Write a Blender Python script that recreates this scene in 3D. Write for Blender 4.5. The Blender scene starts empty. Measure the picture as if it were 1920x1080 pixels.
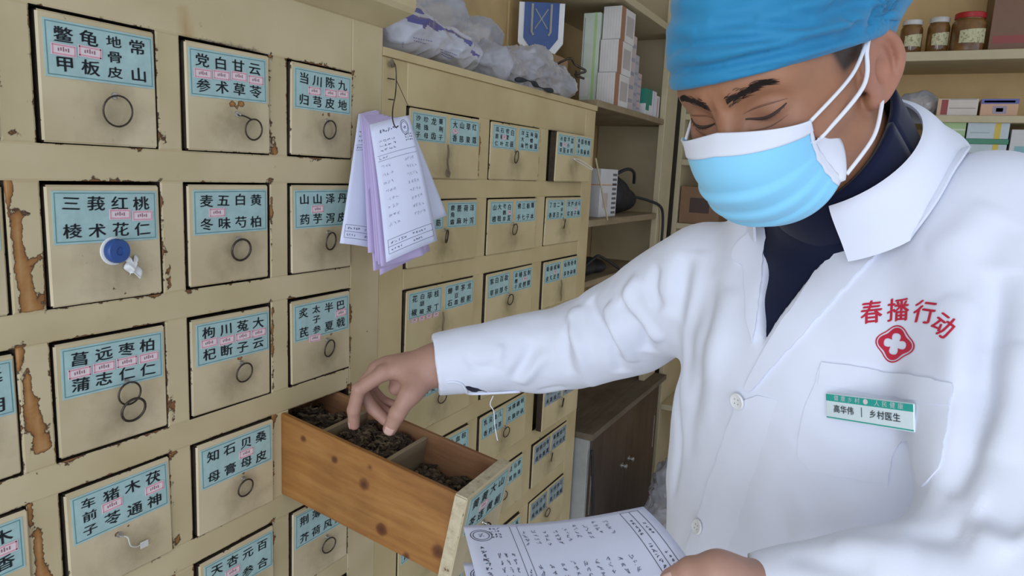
import bpy, bmesh, math, random
import numpy as np
from mathutils import Vector, Matrix
from mathutils.bvhtree import BVHTree
from mathutils.geometry import delaunay_2d_cdt

SC = bpy.context.scene
COL = SC.collection
# ------------------------------------------------------------------ camera
FPX = 1322.37
CAM = np.array([-0.44362, -0.82284, 1.43577])
_y, _p, _r = [math.radians(a) for a in (62.2476, 9.4627, 2.7675)]
CF = np.array([math.sin(_y)*math.cos(_p), math.cos(_y)*math.cos(_p), -math.sin(_p)])
_R = np.array([math.cos(_y), -math.sin(_y), 0.0]); _U = np.cross(_R, CF)
CR = math.cos(_r)*_R + math.sin(_r)*_U
CU = -math.sin(_r)*_R + math.cos(_r)*_U
cd = bpy.data.cameras.new('camera'); cam = bpy.data.objects.new('camera', cd); COL.objects.link(cam)
cd.sensor_width = 36.0; cd.lens = FPX/1920*36.0; cd.clip_start = 0.02; cd.clip_end = 60
M4 = Matrix.Identity(4)
for i in range(3):
    M4[i][0], M4[i][1], M4[i][2], M4[i][3] = CR[i], CU[i], -CF[i], CAM[i]
cam.matrix_world = M4
SC.camera = cam
# ------------------------------------------------------------------ world, light, exposure
SC.view_settings.view_transform = 'Standard'; SC.view_settings.look = 'None'
SC.view_settings.gamma = 1.0; SC.view_settings.use_curve_mapping = False
SC.view_settings.exposure = 0.0
W = bpy.data.worlds.new('daylight'); SC.world = W; W.use_nodes = True
_bg = W.node_tree.nodes['Background']; _bg.inputs[0].default_value = (0.80, 0.885, 1.03, 1); _bg.inputs[1].default_value = 1.0
def area(name, loc, target, sx, sy, power, col):
    l = bpy.data.lights.new(name, 'AREA'); l.shape = 'RECTANGLE'; l.size = sx; l.size_y = sy; l.energy = power; l.color = col
    o = bpy.data.objects.new(name, l); COL.objects.link(o); o.location = loc
    o.rotation_euler = (Vector(target)-Vector(loc)).to_track_quat('-Z', 'Y').to_euler()
    return o
area('doorway_daylight', (-3.1, -1.0, 1.45), (0.6, -0.75, 1.2), 2.5, 2.5, 65, (0.78, 0.87, 1.0))

# ------------------------------------------------------------------ helpers
def at(x, y, d):
    return CAM + (CF + CR*((x-960)/FPX) + CU*((540-y)/FPX))*d
def ray(x, y):
    return CF + CR*((x-960)/FPX) + CU*((540-y)/FPX)
def on_axis(x, y, ax, val):
    r = ray(x, y); return CAM + r*((val-CAM[ax])/r[ax])
def proj(P):
    D = np.asarray(P, float)-CAM; z = D@CF
    return np.stack([960+FPX*(D@CR)/z, 540-FPX*(D@CU)/z], -1)
rng = random.Random(7)
nrg = np.random.default_rng(11)

MATS = {}
def nt(name):
    m = bpy.data.materials.new(name); m.use_nodes = True
    n = m.node_tree.nodes; b = n['Principled BSDF']; MATS[name] = m
    return m, n, m.node_tree.links, b
def ramp(n, stops):
    r = n.new('ShaderNodeValToRGB'); e = r.color_ramp.elements
    while len(e) < len(stops): e.new(0.5)
    for k, (p, c) in zip(e, stops):
        k.position = p; k.color = c if len(c) == 4 else (*c, 1)
    return r
def noise(n, l, scale, detail=3, rough=.55, coord='Object', vec=None, dist=0.0):
    t = n.new('ShaderNodeTexNoise'); t.inputs['Scale'].default_value = scale; t.inputs['Detail'].default_value = detail
    t.inputs['Roughness'].default_value = rough; t.inputs['Distortion'].default_value = dist
    if vec is None:
        c = n.new('ShaderNodeTexCoord'); l.new(c.outputs[coord], t.inputs['Vector'])
    else: l.new(vec, t.inputs['Vector'])
    return t
def mix(n, l, fac, a, b, mode='MIX'):
    m = n.new('ShaderNodeMix'); m.data_type = 'RGBA'; m.blend_type = mode
    for s, v in ((0, fac), (6, a), (7, b)):
        if hasattr(v, 'is_linked') or hasattr(v, 'links'): l.new(v, m.inputs[s])
        elif s == 0: m.inputs[0].default_value = v
        else: m.inputs[s].default_value = v if len(v) == 4 else (*v, 1)
    return m.outputs[2]
def math_n(n, l, op, a, b=None, clamp=False):
    m = n.new('ShaderNodeMath'); m.operation = op; m.use_clamp = clamp
    for i, v in enumerate((a, b)):
        if v is None: continue
        if isinstance(v, (int, float)): m.inputs[i].default_value = v
        else: l.new(v, m.inputs[i])
    return m.outputs[0]
def bump(n, l, b, h, strength=.2, dist=.002):
    k = n.new('ShaderNodeBump'); k.inputs['Strength'].default_value = strength; k.inputs['Distance'].default_value = dist
    l.new(h, k.inputs['Height']); l.new(k.outputs[0], b.inputs['Normal'])
def simple(name, col, rough=.6, var=.12, scale=30, metal=0, spec=.4, bumps=0, coord='Object'):
    m, n, l, b = nt(name)
    t = noise(n, l, scale, 4, .6, coord)
    lo = tuple(max(0, c*(1-var)) for c in col); hi = tuple(min(1, c*(1+var)) for c in col)
    r = ramp(n, [(.3, lo), (.7, hi)]); l.new(t.outputs[0], r.inputs[0]); l.new(r.outputs[0], b.inputs['Base Color'])
    b.inputs['Roughness'].default_value = rough; b.inputs['Metallic'].default_value = metal
    b.inputs['Specular IOR Level'].default_value = spec
    if bumps: bump(n, l, b, t.outputs[0], bumps)
    return m

class MB:
    def __init__(s): s.v = []; s.f = []; s.m = []; s.cur = 0
    def add(s, vs, fs):
        o = len(s.v); s.v += [tuple(map(float, p)) for p in vs]
        for f in fs: s.f.append(tuple(i+o for i in f)); s.m.append(s.cur)
        return s
    def box(s, x0, x1, y0, y1, z0, z1, M=None):
        vs = [(x, y, z) for x in (x0, x1) for y in (y0, y1) for z in (z0, z1)]
        if M is not None: vs = [M @ Vector(p) for p in vs]
        return s.add(vs, [(0,1,3,2),(4,6,7,5),(0,4,5,1),(2,3,7,6),(0,2,6,4),(1,5,7,3)])
    def bbox(s, x0, x1, y0, y1, z0, z1, b=.003, M=None):
        # bevelled box: each corner split into three points
        sx, sy, sz = (x0, x1), (y0, y1), (z0, z1); vs = []; ids = {}
        for i in (0,1):
            for j in (0,1):
                for k in (0,1):
                    dx = b if i == 0 else -b; dy = b if j == 0 else -b; dz = b if k == 0 else -b
                    X, Y, Z = sx[i], sy[j], sz[k]
                    for a, p in (('x', (X, Y+dy, Z+dz)), ('y', (X+dx, Y, Z+dz)), ('z', (X+dx, Y+dy, Z))):
                        ids[i,j,k,a] = len(vs); vs.append(p)
        F = []
        for i in (0,1): F.append([ids[i,j,k,'x'] for j,k in ((0,0),(0,1),(1,1),(1,0))][::1 if i == 0 else -1])
        for j in (0,1): F.append([ids[i,j,k,'y'] for i,k in ((0,0),(1,0),(1,1),(0,1))][::1 if j == 0 else -1])
        for k in (0,1): F.append([ids[i,j,k,'z'] for i,j in ((0,0),(0,1),(1,1),(1,0))][::1 if k == 0 else -1])
        for j in (0,1):
            for k in (0,1): F.append([ids[0,j,k,'y'],ids[1,j,k,'y'],ids[1,j,k,'z'],ids[0,j,k,'z']][::1 if (j+k)%2 == 0 else -1])
        for i in (0,1):
            for k in (0,1): F.append([ids[i,0,k,'x'],ids[i,1,k,'x'],ids[i,1,k,'z'],ids[i,0,k,'z']][::-1 if (i+k)%2 == 0 else 1])
        for i in (0,1):
            for j in (0,1): F.append([ids[i,j,0,'x'],ids[i,j,1,'x'],ids[i,j,1,'y'],ids[i,j,0,'y']][::1 if (i+j)%2 == 0 else -1])
        for i in (0,1):
            for j in (0,1):
                for k in (0,1): F.append([ids[i,j,k,'x'],ids[i,j,k,'y'],ids[i,j,k,'z']][::1 if (i+j+k)%2 == 0 else -1])
        if M is not None: vs = [M @ Vector(p) for p in vs]
        return s.add(vs, F)
    def tube(s, pts, r, n=8, closed=False, caps=True):
        P = [Vector(p) for p in pts]; N = len(P); rs = r if hasattr(r, '__len__') else [r]*N
        up = Vector((0.31, .17, .93)); vs = []; prev = None
        for i in range(N):
            if closed: t = P[(i+1) % N]-P[i-1]
            else: t = P[min(i+1, N-1)]-P[max(i-1, 0)]
            t.normalize()
            a = (up if prev is None else prev); a = a-t*a.dot(t)
            if a.length < 1e-4: a = Vector((1,0,0))-t*t.x
            a.normalize(); prev = a; b = t.cross(a)
            for k in range(n):
                th = 2*math.pi*k/n; vs.append(P[i]+(a*math.cos(th)+b*math.sin(th))*rs[i])
        fs = []
        for i in range(N if closed else N-1):
            j = (i+1) % N
            for k in range(n): fs.append((i*n+k, i*n+(k+1)%n, j*n+(k+1)%n, j*n+k))
        if caps and not closed: fs += [tuple(range(n))[::-1], tuple((N-1)*n+k for k in range(n))]
        return s.add(vs, fs)
    def lathe(s, prof, n=24, M=None):
        vs = []; fs = []
        for (r, z) in prof:
            for k in range(n):
                th = 2*math.pi*k/n; p = Vector((r*math.cos(th), r*math.sin(th), z)); vs.append(M @ p if M is not None else p)
        for i in range(len(prof)-1):
            for k in range(n): fs.append((i*n+k, i*n+(k+1)%n, (i+1)*n+(k+1)%n, (i+1)*n+k))
        fs += [tuple(range(n))[::-1], tuple((len(prof)-1)*n+k for k in range(n))]
        return s.add(vs, fs)
    def grid(s, fn, nu, nv, thick=0.0):
        P = np.array([[fn(i/nu, j/nv) for i in range(nu+1)] for j in range(nv+1)], float)
        return s.gridP(P, thick)
    def gridP(s, P, thick=0.0):
        nv, nu = P.shape[0]-1, P.shape[1]-1
        idx = lambda i, j: j*(nu+1)+i
        F = [(idx(i,j), idx(i+1,j), idx(i+1,j+1), idx(i,j+1)) for j in range(nv) for i in range(nu)]
        if not thick: return s.add(P.reshape(-1, 3), F)
        du = np.gradient(P, axis=1); dv = np.gradient(P, axis=0); N = np.cross(du, dv); N /= np.linalg.norm(N, axis=2, keepdims=True)+1e-12
        Q = P-N*thick; n0 = (nu+1)*(nv+1)
        F2 = [tuple(i+n0 for i in f[::-1]) for f in F]
        ring = [idx(i,0) for i in range(nu)]+[idx(nu,j) for j in range(nv)]+[idx(i,nv) for i in range(nu,0,-1)]+[idx(0,j) for j in range(nv,0,-1)]
        S = [(ring[k], ring[k]+n0, ring[(k+1)%len(ring)]+n0, ring[(k+1)%len(ring)]) for k in range(len(ring))]
        return s.add(np.concatenate([P.reshape(-1,3), Q.reshape(-1,3)]), F+F2+S)
    def build(s, name, mats, parent=None, smooth=False, world=False):
        me = bpy.data.meshes.new(name); me.from_pydata(s.v, [], s.f)
        if not isinstance(mats, (list, tuple)): mats = [mats]
        for m in mats: me.materials.append(MATS[m] if isinstance(m, str) else m)
        if any(s.m): me.polygons.foreach_set('material_index', s.m)
        if smooth:
            me.polygons.foreach_set('use_smooth', [True]*len(s.f))
            if smooth == 'auto': me.set_sharp_from_angle(angle=math.radians(38))
        me.update()
        return link(name, me, parent, world)
def link(name, data, parent=None, world=False):
    o = bpy.data.objects.new(name, data); COL.objects.link(o)
    if parent is not None:
        o.parent = parent
        if world: o.matrix_parent_inverse = wm(parent).inverted()
    return o
def wm(o):
    m = o.matrix_basis.copy()
    return wm(o.parent) @ o.matrix_parent_inverse @ m if o.parent else m
def tag(o, label=None, cat=None, group=None, kind=None):
    for k, v in (('label', label), ('category', cat), ('group', group), ('kind', kind)):
        if v: o[k] = v
    return o
def empty(name, loc=(0,0,0), label=None, cat=None, group=None):
    o = bpy.data.objects.new(name, None); o.empty_display_size = .05; COL.objects.link(o); o.location = loc
    return tag(o, label, cat, group)
def vec_frame(o, x, y, z):
    return Matrix(((x[0],y[0],z[0],o[0]),(x[1],y[1],z[1],o[1]),(x[2],y[2],z[2],o[2]),(0,0,0,1)))
def smoothpath(pts, n=8, closed=False):
    P = [Vector(p) for p in pts]; out = []; N = len(P)
    for i in range(N if closed else N-1):
        g = lambda k: P[k % N] if closed else P[max(0, min(N-1, k))]
        a, b, c, d = g(i-1), g(i), g(i+1), g(i+2)
        for k in range(n):
            t = k/n
            out.append(.5*((2*b)+(c-a)*t+(2*a-5*b+4*c-d)*t*t+(3*b-a-3*c+d)*t**3))
    if not closed: out.append(P[-1])
    return out
# glyph meshes (Blender's own built-in typeface), one unit em square
_fc = bpy.data.curves.new('glyph', 'FONT'); _fc.resolution_u = 2; _fo = bpy.data.objects.new('glyph', _fc); COL.objects.link(_fo)
GL = {}
def glyph(ch, bold=.012):
    k = (ch, bold)
    if k not in GL:
        _fc.body = ch; bpy.context.view_layer.update()
        dg = bpy.context.evaluated_depsgraph_get(); oe = _fo.evaluated_get(dg); m = oe.to_mesh()
        gv = [(v.co.x, v.co.y) for v in m.vertices]; gf = [tuple(p.vertices) for p in m.polygons]; oe.to_mesh_clear()
        N = len(gv); V = []; F = []
        for q, (dx, dy) in enumerate(((-bold, -bold*.5), (bold, bold*.5)) if bold else ((0, 0),)):   # struck twice for a heavier brush-like stroke
            V += [(x+dx, y+dy) for x, y in gv]; F += [tuple(i+q*N for i in f) for f in gf]
        GL[k] = (V, F)
    return GL[k]
def text_verts(items, bold=.012):
    """items: (char, cx, cy, width, height, angle) -> 2D verts, faces; cx, cy is the glyph's middle"""
    V = []; F = []
    for ch, cx, cy, w, h, a in items:
        gv, gf = glyph(ch, bold)
        if not gv: continue
        o = len(V); c, s_ = math.cos(a), math.sin(a)
        mx = .5 if ord(ch) > 0x2000 else (min(p[0] for p in gv)+max(p[0] for p in gv))/2
        for x, y in gv:
            X, Y = (x-mx)*w, (y-.36)*h
            V.append((cx+X*c-Y*s_, cy+X*s_+Y*c))
        F += [tuple(i+o for i in f) for f in gf]
    return V, F
# ------------------------------------------------------------------ organic surfaces: distance fields turned into meshes
def smin(a, b, k):
    h = np.clip(.5+.5*(b-a)/k, 0, 1); return b+(a-b)*h-k*h*(1-h)
def smax(a, b, k): return -smin(-a, -b, k)
def capsule(P, a, b, ra, rb=None):
    a = np.asarray(a, float); b = np.asarray(b, float); rb = ra if rb is None else rb
    ab = b-a; t = np.clip(((P-a)@ab)/(ab@ab+1e-12), 0, 1)
    return np.linalg.norm(P-a-t[:,None]*ab, axis=1)-(ra+(rb-ra)*t)
def ellip(P, c, r, M=None):
    q = P-np.asarray(c, float)
    if M is not None: q = q @ M
    r = np.asarray(r, float); k0 = np.linalg.norm(q/r, axis=1); k1 = np.linalg.norm(q/r**2, axis=1)
    return k0*(k0-1)/np.maximum(k1, 1e-9)
def surfnet(fn, lo, hi, h, blk=8, smooth=1):
    lo = np.asarray(lo, float); hi = np.asarray(hi, float)
    nb = np.maximum(1, np.ceil((hi-lo)/(h*blk)).astype(int)); n = nb*blk+1
    cc = np.stack(np.meshgrid(*[(np.arange(k)+.5)*blk*h for k in nb], indexing='ij'), -1).reshape(-1, 3)+lo
    dc = fn(cc).reshape(nb)
    D = np.ones(n, np.float32); rep = np.repeat(np.repeat(np.repeat(dc, blk, 0), blk, 1), blk, 2)
    D[:-1,:-1,:-1] = np.where(rep < 0, -1, 1)
    act = np.argwhere(np.abs(dc) < blk*h*1.35)
    g = np.stack(np.meshgrid(*[np.arange(blk+1)]*3, indexing='ij'), -1).reshape(-1, 3)
    for s in range(0, len(act), 400):
        a = act[s:s+400]; I = (a[:,None,:]*blk+g[None]).reshape(-1, 3)
        D[I[:,0], I[:,1], I[:,2]] = fn(I*h+lo)
    S = D < 0
    c = S[:-1,:-1,:-1].astype(np.int8)
    tot = sum(S[i:n[0]-1+i, j:n[1]-1+j, k:n[2]-1+k].astype(np.int8) for i in (0,1) for j in (0,1) for k in (0,1))
    cells = np.argwhere((tot > 0) & (tot < 8)); idm = np.full(n-1, -1, np.int32); idm[cells[:,0], cells[:,1], cells[:,2]] = np.arange(len(cells))
    off = np.array([(i,j,k) for i in (0,1) for j in (0,1) for k in (0,1)])
    cv = np.stack([D[cells[:,0]+o[0], cells[:,1]+o[1], cells[:,2]+o[2]] for o in off], 1)
    acc = np.zeros((len(cells), 3)); cnt = np.zeros(len(cells))
    for a in range(8):
        for b in range(a+1, 8):
            if np.abs(off[a]-off[b]).sum() != 1: continue
            m = (cv[:,a] < 0) != (cv[:,b] < 0); t = cv[m,a]/(cv[m,a]-cv[m,b])
            acc[m] += off[a]+(off[b]-off[a])*t[:,None]; cnt[m] += 1
    V = (cells+acc/cnt[:,None])*h+lo
    Q = []
    for ax in range(3):
        u, v = [(1,2), (2,0), (0,1)][ax]
        sl0 = [slice(None)]*3; sl1 = [slice(None)]*3; sl0[ax] = slice(0,-1); sl1[ax] = slice(1,None)
        s0, s1 = S[tuple(sl0)], S[tuple(sl1)]; e = np.argwhere(s0 != s1)
        e = e[(e[:,u] > 0) & (e[:,v] > 0) & (e[:,u] < n[u]-1) & (e[:,v] < n[v]-1)]
        ins = s0[e[:,0], e[:,1], e[:,2]]
        def cell(du, dv):
            q = e.copy(); q[:,u] += du; q[:,v] += dv; return idm[q[:,0], q[:,1], q[:,2]]
        q = np.stack([cell(-1,-1), cell(0,-1), cell(0,0), cell(-1,0)], 1)
        q[~ins] = q[~ins][:, ::-1]; Q.append(q)
    Q = np.concatenate(Q); Q = Q[(Q >= 0).all(1)]
    for _ in range(smooth): V = lap(V, Q, .5)
    return V, Q
def lap(V, Q, f):
    E = np.concatenate([Q[:,[0,1]], Q[:,[1,2]], Q[:,[2,3]], Q[:,[3,0]]]); A = np.zeros_like(V); n = len(V)
    c = np.bincount(E[:,0], minlength=n)+np.bincount(E[:,1], minlength=n)
    for k in range(3): A[:,k] = np.bincount(E[:,0], V[E[:,1],k], n)+np.bincount(E[:,1], V[E[:,0],k], n)
    return np.where(c[:,None] > 0, V+(A/np.maximum(c,1)[:,None]-V)*f, V)
def vnormals(V, Q):
    fn = np.cross(V[Q[:,2]]-V[Q[:,0]], V[Q[:,3]]-V[Q[:,1]]); N = np.zeros_like(V)
    for k in range(4):
        for a in range(3): N[:,a] += np.bincount(Q[:,k], fn[:,a], len(V))
    return N/(np.linalg.norm(N, axis=1, keepdims=True)+1e-12)
def npmesh(name, V, Q, mats, parent=None, colors=None, attrs=None, smooth=True):
    me = bpy.data.meshes.new(name); nv, nq = len(V), len(Q)
    me.vertices.add(nv); me.vertices.foreach_set('co', np.asarray(V, np.float32).ravel())
    me.loops.add(nq*4); me.loops.foreach_set('vertex_index', np.asarray(Q, np.int32).ravel())
    me.polygons.add(nq); me.polygons.foreach_set('loop_start', np.arange(0, nq*4, 4, dtype=np.int32))
    if smooth: me.polygons.foreach_set('use_smooth', np.ones(nq, bool))
    for m in mats: me.materials.append(MATS[m])
    for k, a in (attrs or {}).items():
        at_ = me.attributes.new(k, 'FLOAT', 'POINT'); at_.data.foreach_set('value', np.asarray(a, np.float32))
    if colors is not None:
        ca = me.attributes.new('tint', 'FLOAT_COLOR', 'POINT'); ca.data.foreach_set('color', np.concatenate([colors, np.ones((nv,1))], 1).astype(np.float32).ravel())
    me.update(calc_edges=True); me.validate()
    return link(name, me, parent, parent is not None)
def bvh_of(V, Q): return BVHTree.FromPolygons([Vector(v) for v in V], [tuple(int(i) for i in q) for q in Q])
# ------------------------------------------------------------------ materials of the place
def worn_paint(name, base, use_attr=True, ring=None):
    m, n, l, b = nt(name)
    tc = n.new('ShaderNodeTexCoord'); oi = n.new('ShaderNodeObjectInfo')
    va = n.new('ShaderNodeVectorMath'); va.operation = 'MULTIPLY_ADD'
    l.new(oi.outputs['Random'], va.inputs[0]); va.inputs[1].default_value = (7.3, 3.1, 5.7); l.new(tc.outputs['Object'], va.inputs[2])
    v = va.outputs[0]
    n1 = noise(n, l, 150, 5, .62, vec=v); n2 = noise(n, l, 34, 4, .6, vec=v); n3 = noise(n, l, 7, 3, .5, vec=v)
    at_ = n.new('ShaderNodeAttribute'); at_.attribute_name = 'wear'
    s1 = math_n(n, l, 'MULTIPLY', math_n(n, l, 'SUBTRACT', n1.outputs[0], .5), .75)
    s2 = math_n(n, l, 'MULTIPLY', math_n(n, l, 'SUBTRACT', n2.outputs[0], .5), 1.25)
    w = math_n(n, l, 'ADD', math_n(n, l, 'ADD', s1, s2), at_.outputs['Fac'])
    chip = ramp(n, [(.44, (0,0,0)), (.475, (1,1,1))]); l.new(w, chip.inputs[0])
    rim = ramp(n, [(.39, (0,0,0)), (.45, (1,1,1)), (.50, (1,1,1)), (.56, (0,0,0))]); l.new(w, rim.inputs[0])
    # paint: soft mottling, yellowing, thin dirt streaks
    hi = tuple(min(1, c*1.07) for c in base); lo = (base[0]*.88, base[1]*.86, base[2]*.78)
    pr_ = ramp(n, [(.3, lo), (.62, hi)]); l.new(n3.outputs[0], pr_.inputs[0])
    d1 = noise(n, l, 60, 6, .7, vec=v)
    spot = ramp(n, [(.24, (.45,.42,.36)), (.33, (1,1,1))]); l.new(d1.outputs[0], spot.inputs[0])
    col = mix(n, l, .55, pr_.outputs[0], spot.outputs[0], 'MULTIPLY')
    if ring:
        sp = n.new('ShaderNodeVectorMath'); sp.operation = 'DISTANCE'; l.new(tc.outputs['Object'], sp.inputs[0]); sp.inputs[1].default_value = ring
        dd = math_n(n, l, 'ADD', sp.outputs['Value'], math_n(n, l, 'MULTIPLY', math_n(n, l, 'SUBTRACT', n2.outputs[0], .5), .09))
        dr = ramp(n, [(.0, (.56,.54,.52)), (.035, (.86,.85,.84)), (.055, (1,1,1))]); l.new(dd, dr.inputs[0])
        col = mix(n, l, .8, col, dr.outputs[0], 'MULTIPLY')
    sa = n.new('ShaderNodeAttribute'); sa.attribute_name = 'stain'; ga = n.new('ShaderNodeAttribute'); ga.attribute_name = 'grime'
    gm = ramp(n, [(.30, (0,0,0)), (.62, (1,1,1))]); l.new(math_n(n, l, 'ADD', ga.outputs['Fac'], math_n(n, l, 'MULTIPLY', math_n(n, l, 'SUBTRACT', n1.outputs[0], .5), .8)), gm.inputs[0])
    col = mix(n, l, math_n(n, l, 'MULTIPLY', gm.outputs[0], .8), col, (.075,.058,.042))
    col = mix(n, l, math_n(n, l, 'MULTIPLY', sa.outputs['Fac'], math_n(n, l, 'ADD', n2.outputs[0], .35), True), col, (.40,.225,.05))
    wood = ramp(n, [(.35, (.045,.02,.012)), (.5, (.17,.07,.03)), (.68, (.36,.165,.05)), (.9, (.48,.27,.11))]); l.new(math_n(n, l, 'ADD', math_n(n, l, 'MULTIPLY', at_.outputs['Fac'], .55), math_n(n, l, 'MULTIPLY', n2.outputs[0], .6)), wood.inputs[0])
    col = mix(n, l, chip.outputs[0], col, wood.outputs[0])
    col = mix(n, l, math_n(n, l, 'MULTIPLY', rim.outputs[0], .75), col, (.05,.03,.02))
    l.new(col, b.inputs['Base Color'])
    rr = n.new('ShaderNodeMapRange'); l.new(chip.outputs[0], rr.inputs[0]); rr.inputs[3].default_value = .42; rr.inputs[4].default_value = .85
    l.new(rr.outputs[0], b.inputs['Roughness']); b.inputs['Specular IOR Level'].default_value = .35
    h = math_n(n, l, 'ADD', math_n(n, l, 'MULTIPLY', chip.outputs[0], -1.0), math_n(n, l, 'MULTIPLY', d1.outputs[0], .25))
    bump(n, l, b, h, .35, .0012)
    return m
CREAM = (.57, .468, .285)
CREAM2 = (.56, .445, .245)
worn_paint('cream_frame', CREAM); worn_paint('cream_drawer', (.60,.50,.325), ring=(.01, 0, -.035))
worn_paint('cream_frame_far', CREAM2); worn_paint('cream_drawer_far', (.585,.475,.275), ring=(0, 0, -.03))
def wood(name, c0, c1, c2, scale=1.0, axis=1, rough=.55, knots=False):
    m, n, l, b = nt(name)
    tc = n.new('ShaderNodeTexCoord'); mp = n.new('ShaderNodeMapping'); l.new(tc.outputs['Object'], mp.inputs[0])
    s = [22*scale]*3; s[axis] = 2.2*scale; mp.inputs['Scale'].default_value = s
    t = noise(n, l, 1.6, 5, .6, vec=mp.outputs[0], dist=.6)
    t2 = noise(n, l, 7, 4, .6, vec=mp.outputs[0]); t3 = noise(n, l, 9*scale, 3)
    r = ramp(n, [(.25, c0), (.5, c1), (.75, c2)]); l.new(t.outputs[0], r.inputs[0])
    g = ramp(n, [(.3, (.72,.66,.6)), (.6, (1,1,1))]); l.new(t2.outputs[0], g.inputs[0])
    col = mix(n, l, .6, r.outputs[0], g.outputs[0], 'MULTIPLY')
    st = ramp(n, [(.3, (.5,.42,.36)), (.55, (1,1,1))]); l.new(t3.outputs[0], st.inputs[0])
    col = mix(n, l, .5, col, st.outputs[0], 'MULTIPLY')
    if knots:
        for kp, kr in knots:
            sp = n.new('ShaderNodeVectorMath'); sp.operation = 'DISTANCE'; l.new(tc.outputs['Object'], sp.inputs[0]); sp.inputs[1].default_value = kp
            kn = noise(n, l, 90, 3)
            dd = math_n(n, l, 'ADD', sp.outputs['Value'], math_n(n, l, 'MULTIPLY', math_n(n, l, 'SUBTRACT', kn.outputs[0], .5), kr*.9))
            dr = ramp(n, [(0, (.16,.08,.05)), (kr, (.4,.25,.17)), (min(1, kr*1.5), (1,1,1))]); l.new(dd, dr.inputs[0])
            col = mix(n, l, .9, col, dr.outputs[0], 'MULTIPLY')
    l.new(col, b.inputs['Base Color']); b.inputs['Roughness'].default_value = rough
    bump(n, l, b, t2.outputs[0], .15, .001)
    return m
wood('pine', (.25,.100,.022), (.34,.148,.034), (.42,.21,.058), 1.0, 1, .5,
     knots=[((-.070,.235,.035), .0045), ((-.070,.175,.018), .007), ((-.070,.130,-.040), .008), ((-.07,.030,-.030), .009), ((-.07,.17,.050), .003), ((-.07,.08,-.062), .004), ((-.07,.30,.045), .004)])
wood('pine_inner', (.20,.085,.035), (.28,.13,.055), (.36,.19,.09), 1.0, 1, .7)
wood('brown_wood', (.045,.028,.020), (.065,.042,.030), (.085,.056,.040), .8, 2, .5)
wood('shelf_wood', (.24,.17,.10), (.31,.235,.14), (.37,.29,.18), .6, 0, .6)
simple('grimy_edge', (.045,.030,.020), .85, .4, 60); simple('cabinet_inside', (.05,.034,.022), .9)
simple('back_panel', (.52,.36,.165), .75, .12, 8); simple('back_panel_far', (.74,.51,.24), .75, .08, 8)
simple('shelf_cream', (.50,.42,.26), .55, .08, 9)
simple('plaster', (.55,.50,.42), .9, .05, 5, bumps=.1)
simple('ceiling_paint', (.7,.69,.66), .9, .04, 4)
simple('floor_tile', (.60,.58,.55), .4, .08, 6)
simple('label_blue', (.38,.55,.535), .5, .10, 45); simple('label_edge', (.13,.27,.28), .5, .05)
simple('ink', (.02,.025,.03), .6, .1); simple('sticker', (.78,.66,.68), .5, .05, 80); simple('sticker_pink', (.70,.33,.39), .5, .1, 80)
simple('sticker_mark', (.30,.15,.17), .6)
simple('old_metal', (.075,.06,.05), .42, .35, 160, metal=.8, spec=.5); simple('bright_metal', (.5,.48,.45), .35, .2, 120, metal=.9)
simple('blue_plastic', (.03,.08,.26), .35, .1); simple('white_plastic', (.75,.75,.74), .4, .05)
simple('string_white', (.62,.60,.56), .8); simple('string_dark', (.22,.17,.12), .9)

# ------------------------------------------------------------------ the room
def structure(name, mb, mat, smooth=False):
    return tag(mb.build(name, mat, smooth=smooth), kind='structure')
structure('floor', MB().box(-3.2, 3.2, -3.4, .36, -.05, 0), 'floor_tile')
structure('ceiling', MB().box(-3.2, 3.2, -3.4, .36, 2.75, 2.8), 'ceiling_paint')
structure('wall_back', MB().box(-3.2, 3.2, .34, .42, 0, 2.75), 'plaster')
structure('wall_right', MB().box(3.0, 3.1, -3.4, .34, 0, 2.75), 'plaster')

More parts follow.
